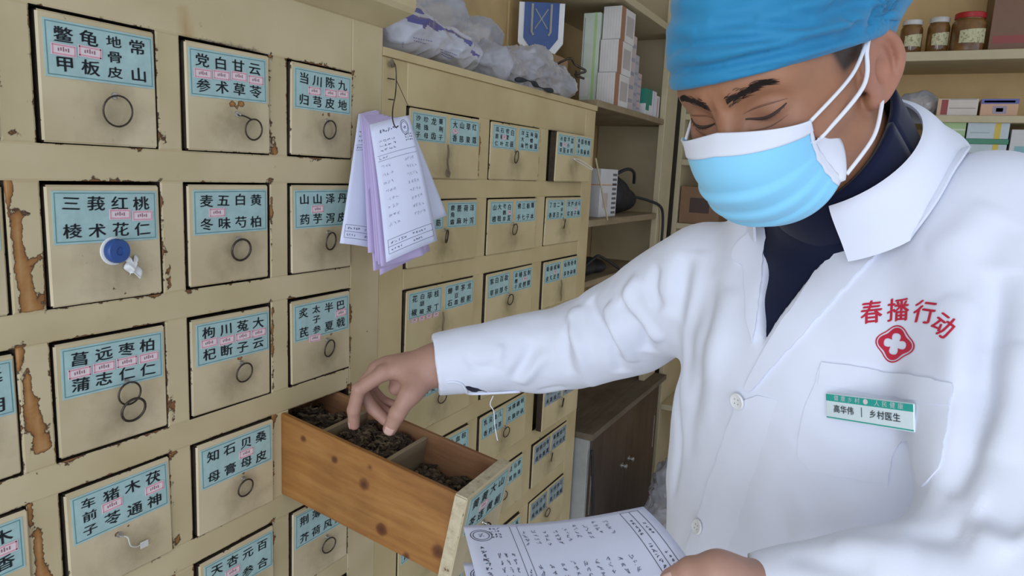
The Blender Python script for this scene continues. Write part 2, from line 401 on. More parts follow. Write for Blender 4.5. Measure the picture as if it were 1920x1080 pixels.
# ------------------------------------------------------------------ boards with worn edges
def board_mesh(name, x0, x1, z0, z1, y0, y1, mat, step=.007, holes=(), seed=0, bevel=.0012, wearfn=None, round_=0.0, stainfn=None):
    """front face at y0 as a fine grid carrying a 'wear' value; sides and back close it"""
    e = .0022
    def ticks(a, b):
        k = max(1, int((b-a-2*e)/step)); return np.concatenate([[a], np.linspace(a+e, b-e, k+1), [b]])
    xs, zs = ticks(x0, x1), ticks(z0, z1); nx, nz = len(xs), len(zs)
    Z, X = np.meshgrid(zs, xs, indexing='ij'); Y = np.full_like(X, y0)
    edge = np.zeros_like(X, bool); edge[0] = edge[-1] = True; edge[:,0] = edge[:,-1] = True
    Y[edge] += bevel
    if round_:
        for ci, cj in ((0,0),(0,-1),(-1,0),(-1,-1)):
            X[ci,cj] += round_*(1 if cj == 0 else -1); Z[ci,cj] += round_*(1 if ci == 0 else -1)
    P = np.stack([X, Y, Z], -1).reshape(-1, 3)
    idx = np.arange(nx*nz).reshape(nz, nx)
    F = [(idx[j,i], idx[j,i+1], idx[j+1,i+1], idx[j+1,i]) for j in range(nz-1) for i in range(nx-1)]
    ring = list(idx[0,:-1])+list(idx[:-1,-1])+list(idx[-1,:0:-1])+list(idx[:0:-1,0])
    n0 = len(P); B = P[ring].copy(); B[:,1] = y1
    k = len(ring)
    F += [(ring[i], n0+i, n0+(i+1)%k, ring[(i+1)%k]) for i in range(k)]
    F.append(tuple(n0+i for i in range(k))[::-1])
    V = np.concatenate([P, B])
    me = bpy.data.meshes.new(name); me.from_pydata(V.tolist(), [], [tuple(int(q) for q in f) for f in F])
    w = np.zeros(len(V))
    if wearfn: w = wearfn(V[:,0], V[:,2]); w[n0:] = np.minimum(w[n0:], .2)
    a = me.attributes.new('wear', 'FLOAT', 'POINT'); a.data.foreach_set('value', w.astype(np.float32))
    if stainfn:
        for nm_, vv in zip(('stain', 'grime'), stainfn(V[:,0], V[:,2])): me.attributes.new(nm_, 'FLOAT', 'POINT').data.foreach_set('value', np.asarray(vv, np.float32))
    me.materials.append(MATS[mat]); me.materials.append(MATS['grimy_edge'])
    nf = (nx-1)*(nz-1); mi = np.zeros(len(me.polygons), np.int32); mi[nf:] = 1; me.polygons.foreach_set('material_index', mi); me.update()
    return me
def hole_wear(holes, wedge=(), amt=.46, corner=.66, seed=3):
    r_ = np.random.default_rng(seed); cs = [r_.uniform(.3, 1.0) for _ in holes]; ws = [r_.uniform(.5, 1.1) for _ in holes]
    def fn(x, z):
        w = np.zeros_like(x)
        for (a, b, c, d), ck, wk in zip(holes, cs, ws):
            dx = np.maximum(np.maximum(a-x, x-b), 0); dz = np.maximum(np.maximum(c-z, z-d), 0); dd = np.hypot(dx, dz)
            w = np.maximum(w, amt*wk*np.exp(-dd/.0045))
            w = np.maximum(w, corner*ck*np.exp(-(np.hypot(x-b, z-d)/.012)**2))
            w = np.maximum(w, .5*corner*ck*np.exp(-(np.hypot((x-b)/1.5, z-c)/.012)**2))
        for (xa, za, xb, zb, wd, s) in wedge:      # a long worn sliver from (xa,za) widening to (xb,zb)
            t = np.clip((z-za)/(zb-za), 0, 1); inside = (z <= max(za, zb)) & (z >= min(za, zb))
            cx = xa+(xb-xa)*t; ww = wd*(.25+.75*t)
            w = np.where(inside, np.maximum(w, s*np.clip(1.35-np.abs(x-cx)/ww, 0, 1)), w)
        return w
    return fn
def part(name, me, parent, label=None):
    o = link(name, me, parent, True)
    if label: o['label'] = label
    return o

# ------------------------------------------------------------------ left cabinet frame
AX = [(-.181,-.0355), (0,.1455), (.179,.3265), (.362,.5073)]
AZ = [(1.4406,1.585), (1.2555,1.400), (1.0719,1.2177), (.8932,1.0349), (.7105,.8543), (.528,.672)]
AH = [(x0, x1, z0, z1) for (z0, z1) in AZ for (x0, x1) in AX]
cabA = empty('herb_drawer_cabinet', (.18, .12, 0), 'cream painted apothecary cabinet with square drawers, worn edges and one drawer open', 'cabinet')
wedges = [(-.033, 1.40, -.018, 1.256, .011, .95), (-.033, 1.2177, -.014, 1.09, .012, 1.0), (-.033, 1.035, -.018, .9, .010, .95), (-.033, .854, -.02, .72, .010, .9),
          (.1485, 1.585, .152, 1.445, .005, .55), (.3300, 1.53, .3335, 1.441, .0055, .95), (.1485, 1.35, .154, 1.258, .005, .75), (.329, 1.38, .332, 1.262, .004, .7),
          (.1485, 1.21, .153, 1.08, .005, .62), (.329, 1.21, .331, 1.08, .0035, .7), (.1485, 1.03, .153, .9, .004, .7), (.329, 1.03, .331, .9, .003, .6), (.51, 1.2, .511, 1.08, .0025, .6), (.51, 1.03, .511, .9, .0025, .6)]
wA = hole_wear(AH, wedges)
wA0 = wA
def wA(x, z):
    w = wA0(x, z)
    for (px, py, r, s) in ((345, 45, .010, .0), (50, 400, .006, .5), (65, 490, .005, .6), (25, 250, .008, .55), (470, 1005, .006, .5), (690, 620, .004, .5)):
        q = on_axis(px, py, 1, 0); w = np.maximum(w, s*np.exp(-(np.hypot(x-q[0], z-q[2])/r)**2)*1.15)
    return w
def stA(x, z):
    st = np.zeros_like(x); gr = np.zeros_like(x)
    q0, q1 = on_axis(341, 12, 1, 0), on_axis(352, 68, 1, 0)          # rust streak running down to the second top drawer
    t = np.clip((z-q0[2])/(q1[2]-q0[2]), 0, 1.1); cx = q0[0]+(q1[0]-q0[0])*t
    st = .95*np.exp(-((x-cx)/(.0065+.002*t))**2)*(t > .02)*(t < 1.1)*(.45+.55*t)
    for (x0, x1, zz, a) in ((.20,.315,1.585,.62), (.40,.50,1.585,.5), (.19,.31,1.40,.35), (.02,.13,1.40,.25)):
        gr = np.maximum(gr, a*np.exp(-np.maximum(0, z-zz)/.0055)*(z > zz-.004)*np.clip(np.minimum(x-x0, x1-x)/.03+.6, 0, 1))
    return st, gr
zr = [(1.585, 1.672)]+[(AZ[i+1][1], AZ[i][0]) for i in range(5)]+[(.12, .528)]
for i, (z0, z1) in enumerate(zr):
    part('frame_rail', board_mesh('frame_rail', -.222, .5073, z0, z1, 0, .024, 'cream_frame', wearfn=wA, stainfn=stA), cabA)
for (z0, z1) in AZ:
    for a, b in ((-.222,-.181), (-.0355,0), (.1455,.179), (.3265,.362)):
        part('frame_stile', board_mesh('frame_stile', a, b, z0, z1, 0, .024, 'cream_frame', wearfn=wA), cabA)
part('frame_stile', board_mesh('frame_stile', .5073, .588, .12, 1.672, 0, .024, 'cream_frame', wearfn=wA), cabA)
part('plinth', board_mesh('plinth', -.215, .58, 0, .12, .012, .03, 'cream_frame', step=.05), cabA)
mb = MB(); mb.box(.573, .586, .024, .32, 0, 1.78); mb.build('side_panel', 'cream_frame', cabA, world=True)
mb = MB(); mb.box(-.22, -.207, .024, .32, 0, 1.78); mb.build('side_panel', 'cream_frame', cabA, world=True)
mb = MB(); mb.box(-.207, .573, .30, .315, .05, 1.75); mb.build('back_board', 'cabinet_inside', cabA, world=True)
mb = MB(); vs = []; prof = [(0,1.672), (-.060,1.692), (-.066,1.700), (-.066,1.79), (.33,1.80), (.33,1.672)]
n_ = len(prof)
for x in (-.26, .592): vs += [(x, y, z) for y, z in prof]
mb.add(vs, [tuple(range(n_))[::-1], tuple(range(n_, 2*n_))]+[(i, (i+1)%n_, n_+(i+1)%n_, n_+i) for i in range(n_)])
mb.build('cornice', 'cream_frame', cabA, world=True)
# ------------------------------------------------------------------ right cabinet frame
BX = [(.6626,.9300), (.9761,1.2315), (1.2885,1.5377)]
BZ = [(1.5465-.1765*k-.1348, 1.5465-.1765*k) for k in range(7)]
BH = [(x0, x1, z0, z1) for (z0, z1) in BZ for (x0, x1) in BX]
cabB = empty('wide_drawer_cabinet', (1.1, .12, 0), 'lower cream cabinet with wide two-label drawers next to the open drawer', 'cabinet')
wB = hole_wear(BH, [(.932, 1.54, .933, 1.42, .004, .62), (1.234, 1.54, 1.236, 1.42, .006, .6), (1.234, 1.37, 1.236, 1.24, .005, .6), (1.54, 1.36, 1.541, 1.24, .004, .6), (1.54, 1.19, 1.541, 1.06, .004, .6)], .24, .36, 8)
for z0, z1 in [(1.5465, 1.625)]+[(BZ[i+1][1], BZ[i][0]) for i in range(6)]+[(.08, BZ[6][0])]:
    part('frame_rail', board_mesh('frame_rail', .6626, 1.5377, z0, z1, .001, .024, 'cream_frame_far', step=.009, wearfn=wB), cabB)
for (z0, z1) in BZ:
    for a, b in ((.93,.9761), (1.2315,1.2885)):
        part('frame_stile', board_mesh('frame_stile', a, b, z0, z1, .001, .024, 'cream_frame_far', step=.009, wearfn=wB), cabB)
for a, b in ((.5885,.6626), (1.5377,1.615)):
    part('frame_stile', board_mesh('frame_stile', a, b, .0, 1.625, .001, .024, 'cream_frame_far', step=.012, wearfn=wB), cabB)
MB().box(.5885, 1.618, -.002, .33, 1.6255, 1.640).build('top_board', 'cream_frame_far', cabB, world=True)
MB().box(1.602, 1.6145, .024, .32, 0, 1.625).build('side_panel', 'cream_frame_far', cabB, world=True)
MB().box(.59, 1.602, .30, .315, .05, 1.62).build('back_board', 'cabinet_inside', cabB, world=True)

# ------------------------------------------------------------------ drawers
def wd(x, z, hw, hh):
    return .26*np.exp(-np.minimum(hw-np.abs(x), hh-np.abs(z))/.0035)
def drawer_face(w, h, mat, name='drawer', t=.019, spots=()):
    hw, hh = w/2, h/2
    if spots:
        def fn(x, z):
            k = wd(x, z, hw, hh)
            for a, b, r, s in spots: k = np.maximum(k, s*np.exp(-(np.hypot(x-a, (z-b)*1.2)/r)**2))
            return k
        return board_mesh(name, -hw, hw, -hh, hh, 0, t, mat, step=.0035, bevel=.002, round_=.0022, wearfn=fn)
    return board_mesh(name, -hw, hw, -hh, hh, 0, t, mat, step=.01, bevel=.002, round_=.0022, wearfn=lambda x, z: wd(x, z, hw, hh))
FA = [drawer_face(.1395, .1385, 'cream_drawer'), drawer_face(.1375, .1395, 'cream_drawer'), drawer_face(.1385, .1375, 'cream_drawer')]
FB = [drawer_face(.262, .1315, 'cream_drawer_far'), drawer_face(.250, .1315, 'cream_drawer_far'), drawer_face(.245, .1315, 'cream_drawer_far')]
def label_mesh(w, h, t=.0006):
    mb = MB(); e = .0022; b = .0011
    mb.box(-w/2, w/2, -t, 0, -h/2, h/2); mb.cur = 1
    for x0, x1, z0, z1 in ((-w/2+e, w/2-e, h/2-e-b, h/2-e), (-w/2+e, w/2-e, -h/2+e, -h/2+e+b), (-w/2+e, -w/2+e+b, -h/2+e+b, h/2-e-b), (w/2-e-b, w/2-e, -h/2+e+b, h/2-e-b)):
        mb.box(x0, x1, -t-.0002, -t+.0001, z0, z1)
    return mb.build('label', ['label_blue', 'label_edge']).data
def reuse(o_data):   # drop the helper object that carried the data
    for o in [o for o in bpy.data.objects if o.data is o_data]: bpy.data.objects.remove(o)
    return o_data
LA = reuse(label_mesh(.128, .061)); LB = reuse(label_mesh(.1165, .0535)); LB2 = reuse(label_mesh(.108, .0535))
def sticker_mesh(w=.027, h=.0125):
    mb = MB(); mb.box(-w/2, w/2, -.0005, 0, -h/2, h/2); mb.cur = 1
    e, b = .0008, .0016
    for x0, x1, z0, z1 in ((-w/2+e, w/2-e, h/2-e-b, h/2-e), (-w/2+e, w/2-e, -h/2+e, -h/2+e+b), (-w/2+e, -w/2+e+b, -h/2+e, h/2-e), (w/2-e-b, w/2-e, -h/2+e, h/2-e)):
        mb.box(x0, x1, -.0007, -.0004, z0, z1)
    mb.cur = 2
    for k in range(5): mb.box(-w*.24+k*w*.1, -w*.24+k*w*.1+w*.055, -.0007, -.0004, -h*.14+.0006*(k%2), h*.12+.0008*((k*7)%3))
    return mb.build('price_sticker', ['sticker', 'sticker_pink', 'sticker_mark']).data
ST = reuse(sticker_mesh()); STs = reuse(sticker_mesh(.020, .010))
def ring_mesh(r, wire=.0013):
    mb = MB(); mb.tube([(r*math.cos(a), 0, r*math.sin(a)) for a in [2*math.pi*k/26 for k in range(26)]], wire, 7, closed=True)
    return reuse(mb.build('pull_ring', 'old_metal', smooth=True).data)
RG = {r: ring_mesh(r, w) for r, w in ((.0178,.0011), (.0145,.00125), (.0135,.0013), (.0155,.0016), (.0120,.0014))}
mb = MB(); mb.tube([(-.0016,.002,.0), (-.0016,-.003,.0006), (-.001,-.0062,0), (0,-.0072,-.0012), (.001,-.0062,0), (.0016,-.003,.0006), (.0016,.002,0)], .00075, 6)
mb.lathe([(.0001,.0012), (.0036,.001), (.0040,-.0002), (.0040,-.0006)], 12, Matrix.Rotation(math.pi/2, 4, 'X'))
STAPLE = reuse(mb.build('ring_staple', 'bright_metal', smooth='auto').data)
def child(name, data, parent, loc=(0,0,0), rot=(0,0,0)):
    o = link(name, data, parent); o.location = loc; o.rotation_euler = rot; return o
def lettering(cols, w, h, cs, parent, loc, rot=(0,0,0), squash=1.0):
    it = []; nc = len(cols)
    for c, word in enumerate(cols):
        x = (c-(nc-1)/2)*(w*.90/nc); k = len(word)
        ys = {1: [0], 2: [.255, -.265], 3: [.29, 0, -.29], 4: [.33, .11, -.11, -.33]}[k]
        s = cs*(1 if k < 3 else .86)
        for ch, y in zip(word, ys):
            it.append((ch, x+rng.uniform(-.0006,.0006), y*h+rng.uniform(-.0006,.0006), s*squash, s*(.86 if k == 2 else .78), rng.uniform(-.06,.06)))
    V, F = text_verts(it, .022)
    mb = MB(); mb.add([(x, 0, y) for x, y in V], F)
    o = mb.build('lettering', 'ink', parent); o.location = loc; o.rotation_euler = rot
    return o
def drawer(cab, faces, hole, i, out=0.0, tilt=None, mat_world=None):
    x0, x1, z0, z1 = hole
    o = link('drawer', faces[i % len(faces)], cab)
    o.matrix_parent_inverse = wm(cab).inverted()
    if mat_world is None:
        o.location = ((x0+x1)/2+rng.uniform(.0004, .0022), -.001-out, (z0+z1)/2+rng.uniform(-.0018,-.0002))
        o.rotation_euler = (rng.uniform(-.012,.012), rng.uniform(-.008,.008) if tilt is None else tilt, rng.uniform(-.02,.012))
    else: o.matrix_basis = mat_world
    return o
def add_ring(d, r, loc, turn=(0,0,0), staple=True, lean=.12):
    if staple: child('ring_staple', STAPLE, d, loc)
    o = child('pull_ring', RG[r], d, (loc[0]+turn[0], loc[1]-.0058, loc[2]-r+.0004+turn[2]), (lean, 0, turn[1]))
    return o
A_TXT = {(0,1): ['鳖甲','龟板','地骨皮','常山'], (0,2): ['党参','白术','甘草','云苓'], (0,3): ['当归','川芎','陈皮','九地'],
         (1,1): ['三棱','莪术','红花','桃仁'], (1,2): ['麦冬','五味','白芍','黄柏'], (1,3): ['山药','山芋','泽泻','丹皮'],
         (2,1): ['菖蒲','远志','枣仁','柏仁'], (2,2): ['枸杞','川断','菟子','大云'], (2,3): ['炙芪','太子参','半夏','巴戟'],
         (3,1): ['车前子','猪苓','木通','茯神'], (3,2): ['知母','石膏','贝母','桑皮'], (3,3): ['黄芩','黄连','大黄','山栀'],
         (4,1): ['羌活','独活','白芷','细辛'], (4,2): ['天冬','杏仁','元参','百合'], (4,3): ['荆芥','薄荷','防风','紫苏'],
         (0,0): ['牛膝','杜仲','木瓜','桂枝'], (1,0): ['升麻','葛根','柴胡','前胡'], (2,0): ['香附','乌药','郁金','延胡'], (3,0): ['苍术','厚朴','砂仁','木香'], (4,0): ['麻黄','桂枝','生姜','葱白']}
A_STK = {(0,1): [0,1], (0,2): [0,1,2,3], (0,3): [.75,2,3], (1,1): [2,3], (1,2): [.6], (1,3): [1], (2,1): [0,1,2,3], (2,2): [0,1,2,3], (2,3): [3,-1], (3,1): [1,3], (3,2): [2], (3,3): [1.2], (4,2): [1], (4,3): [], (3,0): [3]}
A_DRAW = {}
def dress_a(d, r, c, lz=.032):
    cols = A_TXT.get((r, c))
    if not cols: return
    tl = rng.uniform(-.02, .012); lx = rng.uniform(-.0012, .0025)
    child('label', LA, d, (lx, -.0001, lz), (0, tl, 0))
    lettering(cols, .128, .061, .0205, d, (lx, -.0011, lz), (0, tl, 0), 1.08)
    for k in A_STK.get((r, c), []):
        if k == -1: child('price_sticker', ST, d, (-.018, -.0012, lz-.031), (0, .05, 0)); continue
        child('price_sticker', ST, d, (lx+(k-1.5)*.0292, -.0012, lz+rng.uniform(-.0015,.0025)), (0, tl+rng.uniform(-.03,.03), 0))
SPOTS = {(0,2): [(.002,-.004,.006,.85), (.018,-.002,.006,.9), (.010,-.008,.004,.7)], (0,3): [(.0,-.003,.0045,.8), (.013,-.002,.0045,.8)], (2,2): [(.012,.0005,.0045,.85)], (3,2): [(.010,.000,.006,.9), (.016,-.003,.004,.7)], (2,3): [(.022,.000,.004,.7)], (3,1): [(-.008,-.008,.005,.8), (.006,-.003,.005,.6)],
         (1,1): [(-.031,-.012,.003,.8), (-.027,-.020,.003,.7), (.005,-.055,.004,.6), (.018,-.063,.004,.6)], (1,2): [(.010,-.002,.004,.6)], (2,1): [(.050,.004,.006,.6)], (4,2): [(.02,-.03,.004,.6)]}
for r in range(6):
    for c in range(4):
        if (r, c) == (3, 3): continue
        x0, x1 = AX[c]; z0, z1 = AZ[r]
        fc_ = [drawer_face(.1395, .1385, 'cream_drawer', spots=SPOTS[r, c])] if (r, c) in SPOTS else FA
        d = drawer(cabA, fc_, (x0, x1, z0, z1), r+c, out=rng.uniform(-.001, .004))
        A_DRAW[r, c] = d; dress_a(d, r, c)
        if (r, c) == (1, 1):    # blue knob instead of a ring, a wad of clear tape beside it
            kb = MB(); kb.lathe([(.0125,0), (.0145,-.001), (.0150,-.004), (.0145,-.009), (.0128,-.0112), (.0052,-.0115), (.0046,-.0095), (.0001,-.0095)], 28, Matrix.Rotation(-math.pi/2, 4, 'X') @ Matrix.Scale(-1, 4, (0,0,1)) if False else Matrix.Rotation(math.pi/2, 4, 'X') @ Matrix.Scale(-1, 4, (0,0,1)))
            k = kb.build('knob', 'blue_plastic', d, smooth='auto'); k.location = (.006, -.0012, -.009); k['label'] = 'round blue plastic knob'
            wb = MB(); wb.lathe([(.0165,0), (.0172,-.0008), (.0165,-.0022), (.0120,-.003)], 28, Matrix.Rotation(math.pi/2, 4, 'X') @ Matrix.Scale(-1, 4, (0,0,1)))
            k = wb.build('knob_backplate', 'white_plastic', d, smooth='auto'); k.location = (.0052, -.0002, -.0095)
            tp = MB(); tp.grid(lambda u, v: (.016+.016*u+.006*v+.003*math.sin(9*v), -.002-.005*math.sin(3.1*u)*(1+.6*math.sin(11*v+5*u)), -.020-.022*v+.004*math.sin(8*u)), 8, 10, .0004)
            k = tp.build('tape_wad', 'white_plastic', d, smooth=True); k['label'] = 'crumpled clear tape'
        elif (r, c) == (3, 1):  # no ring left, only a thread tied to a tag
            tb = MB(); tb.tube(smoothpath([(-.006,-.001,-.012), (.002,-.004,-.016), (.006,-.004,-.030), (.016,-.003,-.036), (.024,-.003,-.034)], 5), .0009, 6)
            tb.box(.020, .031, -.0032, -.0022, -.042, -.033); k = tb.build('string_loop', 'string_white', d); k['label'] = 'white string with a small tag'
            child('ring_staple', STAPLE, d, (-.006, -.0005, -.010))
        elif (r, c) == (2, 1):
            add_ring(d, .0145, (.014, -.001, .006), lean=.05); q = add_ring(d, .0155, (.017, -.003, -.015), staple=False, lean=.2)
        elif (r, c) == (0, 1): add_ring(d, .0178, (.014, -.0008, -.012))
        elif (r, c) == (0, 2):
            rb = MB(); rb.tube(smoothpath([(.010,-.001,-.018), (.018,-.006,-.019), (.030,-.007,-.023)], 5), .0012, 6); rb.build('wire_link', 'old_metal', d)
            child('ring_staple', STAPLE, d, (.010, -.0006, -.017)); child('pull_ring', RG[.0145], d, (.033, -.0075, -.0365), (.1, .1, 0))
        else: add_ring(d, (.0145, .0135, .0155)[(r+2*c) % 3] if c < 3 else .0145, (rng.uniform(.008,.014), -.0008, -.008 if r else -.012), (rng.uniform(-.001,.001), rng.uniform(-.25,.25), 0))
B_TXT = [[(['沙苑子','珍珠母','龙齿','蔓荆子'], ['大香','山慈','草果','红蔻']), (['瓜蒌仁','石楠叶','密蒙花','白蔹'], ['洋大海','玉竹','海螵蛸','海藻']), (['谷精草','旱莲','浮小麦','荔核'], ['青箱子','茵陈','地榆','槐角'])],
         [(['木贼','桑椹','夜交藤','伸筋'], ['鹿角霜','蓖麻','荷叶','泽泻']), (['山楂','大戟','老鹳草','白芨'], ['佛手','三七','栀子','藁本']), (['丁香','甘遂','二丑','海金沙'], ['芡实','芦荟','诃子','乌梅'])],
         [(['花椒','白胡椒','荜茇','桂丁'], ['蝉石','草豆蔻','茅根','龙胆']), (['紫草','白前','百部','款冬'], ['金樱子','椿皮','瓦楞','刺猬']), (['秦皮','秦艽','威灵','豨莶'], ['仙茅','狗脊','骨碎','续断'])],
         [(['石斛','石韦','萹蓄','瞿麦'], ['大蓟','小蓟','仙鹤','藕节']), (['地龙','全虫','蜈蚣','僵蚕'], ['天麻','钩藤','羚羊','牡蛎']), (['三仙','神曲','麦芽','谷芽'], ['槟榔','使君','雷丸','鹤虱'])],
         [(['白芨','侧柏','茜草','蒲黄'], ['艾叶','灶心','血余','棕炭']), (['乳香','没药','血竭','儿茶'], ['冰片','樟脑','硼砂','明矾']), (['苏木','刘寄','益母','泽兰'], ['王不','穿甲','皂刺','漏芦'])],
         [(['蛇床','地肤','苦参','白鲜'], ['土茯','忍冬','连翘','银花']), (['青黛','板蓝','大青','贯众'], ['射干','豆根','马勃','胖海']), (['胡连','银柴','白薇','青蒿'], ['秦艽','鳖甲','知母','丹皮'])],
         [(['人参','西洋','太子','沙参'], ['熟地','首乌','阿胶','龙眼']), (['巴戟','肉苁','锁阳','淫羊'], ['补骨','益智','沙苑','菟丝']), (['山茱','五味','乌梅','浮麦'], ['五倍','诃子','肉蔻','石榴'])]]
B_STK = {(0,0): [(1,0)], (0,1): [(0,1.4)], (0,2): [(0,1)], (1,1): [(0,3)], (1,2): [(1,2)], (2,0): [(0,0),(0,1),(0,2),(0,3)], (2,1): [(1,2)], (2,2): [(0,2)]}
simple('label_blue_dirty', (.27,.33,.34), .6, .35, 50)
LBD = LB2.copy(); LBD.materials.clear(); LBD.materials.append(MATS['label_blue_dirty']); LBD.materials.append(MATS['label_edge'])
for r in range(7):
    for c in range(3):
        x0, x1 = BX[c]; z0, z1 = BZ[r]
        out = {(0,2): .022, (4,2): .028}.get((r, c), rng.uniform(.001, .004))
        d = drawer(cabB, [FB[c]], (x0, x1, z0, z1), 0, out=out)
        w = x1-x0; lw = .1165 if c == 0 else .108; ld = LB if c == 0 else LB2
        for s in (0, 1):
            lx = (-1 if s == 0 else 1)*(w*.25-.0015)+rng.uniform(-.001,.001); lz = .033+rng.uniform(-.001,.001); tl = rng.uniform(-.012,.012)
            child('label', LBD if (r >= 4 and c == 2) else ld, d, (lx, -.0001, lz), (0, tl, 0))
            lettering(B_TXT[r][c][s], lw, .0535, .0178, d, (lx, -.0011, lz), (0, tl, 0), 1.05)
            for ss, k in B_STK.get((r, c), []):
                if ss == s: child('price_sticker', STs, d, (lx+(k-1.5)*.026, -.0012, lz-(.030 if (r, c) == (2,0) else .0)), (0, 0, 0))
        rx = rng.uniform(-.012, .004)
        if (r, c) in ((0,0), (2,0), (2,2)):
            tb = MB(); tb.tube(smoothpath([(.002,-.001,.004), (.0035,-.003,-.012), (.002,-.002,-.03), (.005,-.003,-.047), (.003,-.0025,-.058)], 5), [.0013]*21, 6)
            if (r, c) == (0, 0):
                tb.tube(smoothpath([(.003,-.003,-.046), (-.003,-.004,-.054), (.004,-.004,-.062), (.008,-.004,-.053), (.002,-.003,-.047)], 4), .0014, 6)
            k = tb.build('string_pull', 'string_dark', d, smooth=True); k['label'] = 'frayed brown string pull'
        elif (r, c) == (0, 2):
            tb = MB(); tb.tube(smoothpath([(-.01,-.001,-.001), (.02,-.012,-.005), (.055,-.03,-.022), (.062,-.033,-.028), (.05,-.029,-.027), (.02,-.012,-.013), (-.008,-.002,-.003)], 6), .0012, 6)
            k = tb.build('string_pull', 'string_white', d, smooth=True); k['label'] = 'loop of white cord used as a pull'
        else: add_ring(d, .0135 if r else .0145, (rx, -.0008, .004), (0, rng.uniform(-.5,.5), 0), lean=.1)
# ------------------------------------------------------------------ the open drawer and the dried herbs in it
simple('herb_dark', (.060,.040,.026), .8, .6, 220); simple('herb_tan', (.14,.10,.055), .8, .5, 200)
def cracked_edge():
    m, n, l, b = nt('worn_edge')
    t = noise(n, l, 70, 5, .65); t2 = noise(n, l, 25, 3)
    r = ramp(n, [(.31, (.13,.07,.035)), (.37, (.45,.37,.24)), (.6, (.58,.50,.34))]); l.new(t.outputs[0], r.inputs[0]); l.new(r.outputs[0], b.inputs['Base Color'])
    b.inputs['Roughness'].default_value = .7; bump(n, l, b, t.outputs[0], .4, .002)
cracked_edge()
ta = math.radians(10.2); ya = math.radians(3.2)
zl = Vector((0, -math.sin(ta), math.cos(ta)))
DM = Matrix.Translation(Vector((.4345, -.341, .9745)) - zl*.073) @ Matrix.Rotation(ya, 4, 'Z') @ Matrix.Rotation(ta, 4, 'X')
od = link('drawer', board_mesh('drawer', -.0755, .0755, -.074, .073, 0, .020, 'cream_drawer', step=.01, bevel=.002, round_=.002, wearfn=lambda x, z: wd(x, z, .0755, .074)), cabA)
od.matrix_parent_inverse = wm(cabA).inverted(); od.matrix_basis = DM
od['label'] = 'open drawer pulled far out and sagging, with bare pine sides'
od.data.materials.append(MATS['worn_edge'])
for p in od.data.polygons:
    if p.normal.z > .8 or p.normal.x < -.8: p.material_index = 2
for x0, x1, nm in ((-.0705,-.0610,'pine'), (.0610,.0705,'pine_inner')):
    k = MB().bbox(x0, x1, .0205, .395, -.066, .0695, .0012).build('side_board', nm, od); k['label'] = 'bare pine side board with knots' if x0 < 0 else 'brown inner side board'
MB().box(-.061, .061, .0205, .395, -.062, -.055).build('bottom_board', 'pine_inner', od)
MB().bbox(-.0608, .0608, .388, .3945, -.055, .066, .001).build('back_board', 'pine_inner', od)
for y in (.150, .274): MB().bbox(-.0608, .0608, y, y+.0075, -.055, .062, .001).build('divider', 'shelf_wood', od)
child('label', LA, od, (.001, -.0001, .036)); lettering(A_TXT[3,3], .128, .061, .0205, od, (.001, -.0011, .036), (0,0,0), 1.05)
child('price_sticker', ST, od, (-.012, -.0012, .036)); add_ring(od, .0145, (.004, -.001, -.002), (0, .7, 0), lean=.5)
def herb_pile(name, y0, y1, top, n, kind, label, mats):
    mb = MB(); r_ = random.Random(len(name)+n)
    # heap the pieces rest on
    def heap(u, v):
        x = -.0595+.119*u; y = y0+(y1-y0)*v
        return DM @ Vector((x, y, top-.010+.006*math.sin(9*u+4*v)+.005*math.sin(13*v-3*u)))
    mb.grid(heap, 14, 14)
    for i in range(n):
        x = r_.uniform(-.056, .056); y = r_.uniform(y0+.005, y1-.005)
        u, v = (x+.0595)/.119, (y-y0)/(y1-y0)
        z = top-.008+.006*math.sin(9*u+4*v)+.005*math.sin(13*v-3*u)+r_.uniform(0, .009)
        M = DM @ Matrix.Translation((x, y, z)) @ Matrix.Rotation(r_.uniform(0, 6.28), 4, 'Z') @ Matrix.Rotation(r_.uniform(-.9, .9), 4, 'X')
        mb.cur = 0 if r_.random() < .65 else 1
        if kind == 'curl':      # curled dry slivers
            L = r_.uniform(.008, .019); R_ = r_.uniform(.0014, .0030); c = r_.uniform(-60, 60)
            pts = [M @ Vector((t*L, c*(t*L)**2*2, r_.uniform(-.0008,.0008))) for t in (-.5,-.17,.17,.5)]
            mb.tube(pts, [R_*.5, R_, R_*.95, R_*.4], 5)
        else:                   # lumpy nuggets and cut slices
            a, b, c = r_.uniform(.004,.0075), r_.uniform(.0035,.006), r_.uniform(.002,.004)
            vs = []
            for z_, s in ((-1,.5), (-.3,1), (.4,.95), (1,.45)):
                for q in range(6): th = q*math.pi/3+z_; vs.append(M @ Vector((a*s*math.cos(th)*r_.uniform(.85,1.1), b*s*math.sin(th)*r_.uniform(.85,1.1), c*z_)))
            fs = [tuple(range(6))[::-1], tuple(range(18, 24))]+[(k*6+q, k*6+(q+1)%6, (k+1)*6+(q+1)%6, (k+1)*6+q) for k in range(3) for q in range(6)]
            mb.add(vs, fs)
    return tag(mb.build(name, mats, smooth=False), label, 'dried herbs', kind='stuff')
herb_pile('dried_herb', .158, .273, .050, 620, 'curl', 'dark curled dried herb slices in the middle compartment under the hand', ['herb_dark', 'herb_tan'])
herb_pile('dried_herb', .0215, .149, .022, 420, 'nugget', 'brown lumpy dried herb pieces in the front compartment of the open drawer', ['herb_dark', 'herb_tan'])
herb_pile('dried_herb', .282, .386, .040, 260, 'curl', 'dark dried herbs in the rear compartment just inside the opening', ['herb_dark', 'herb_tan'])

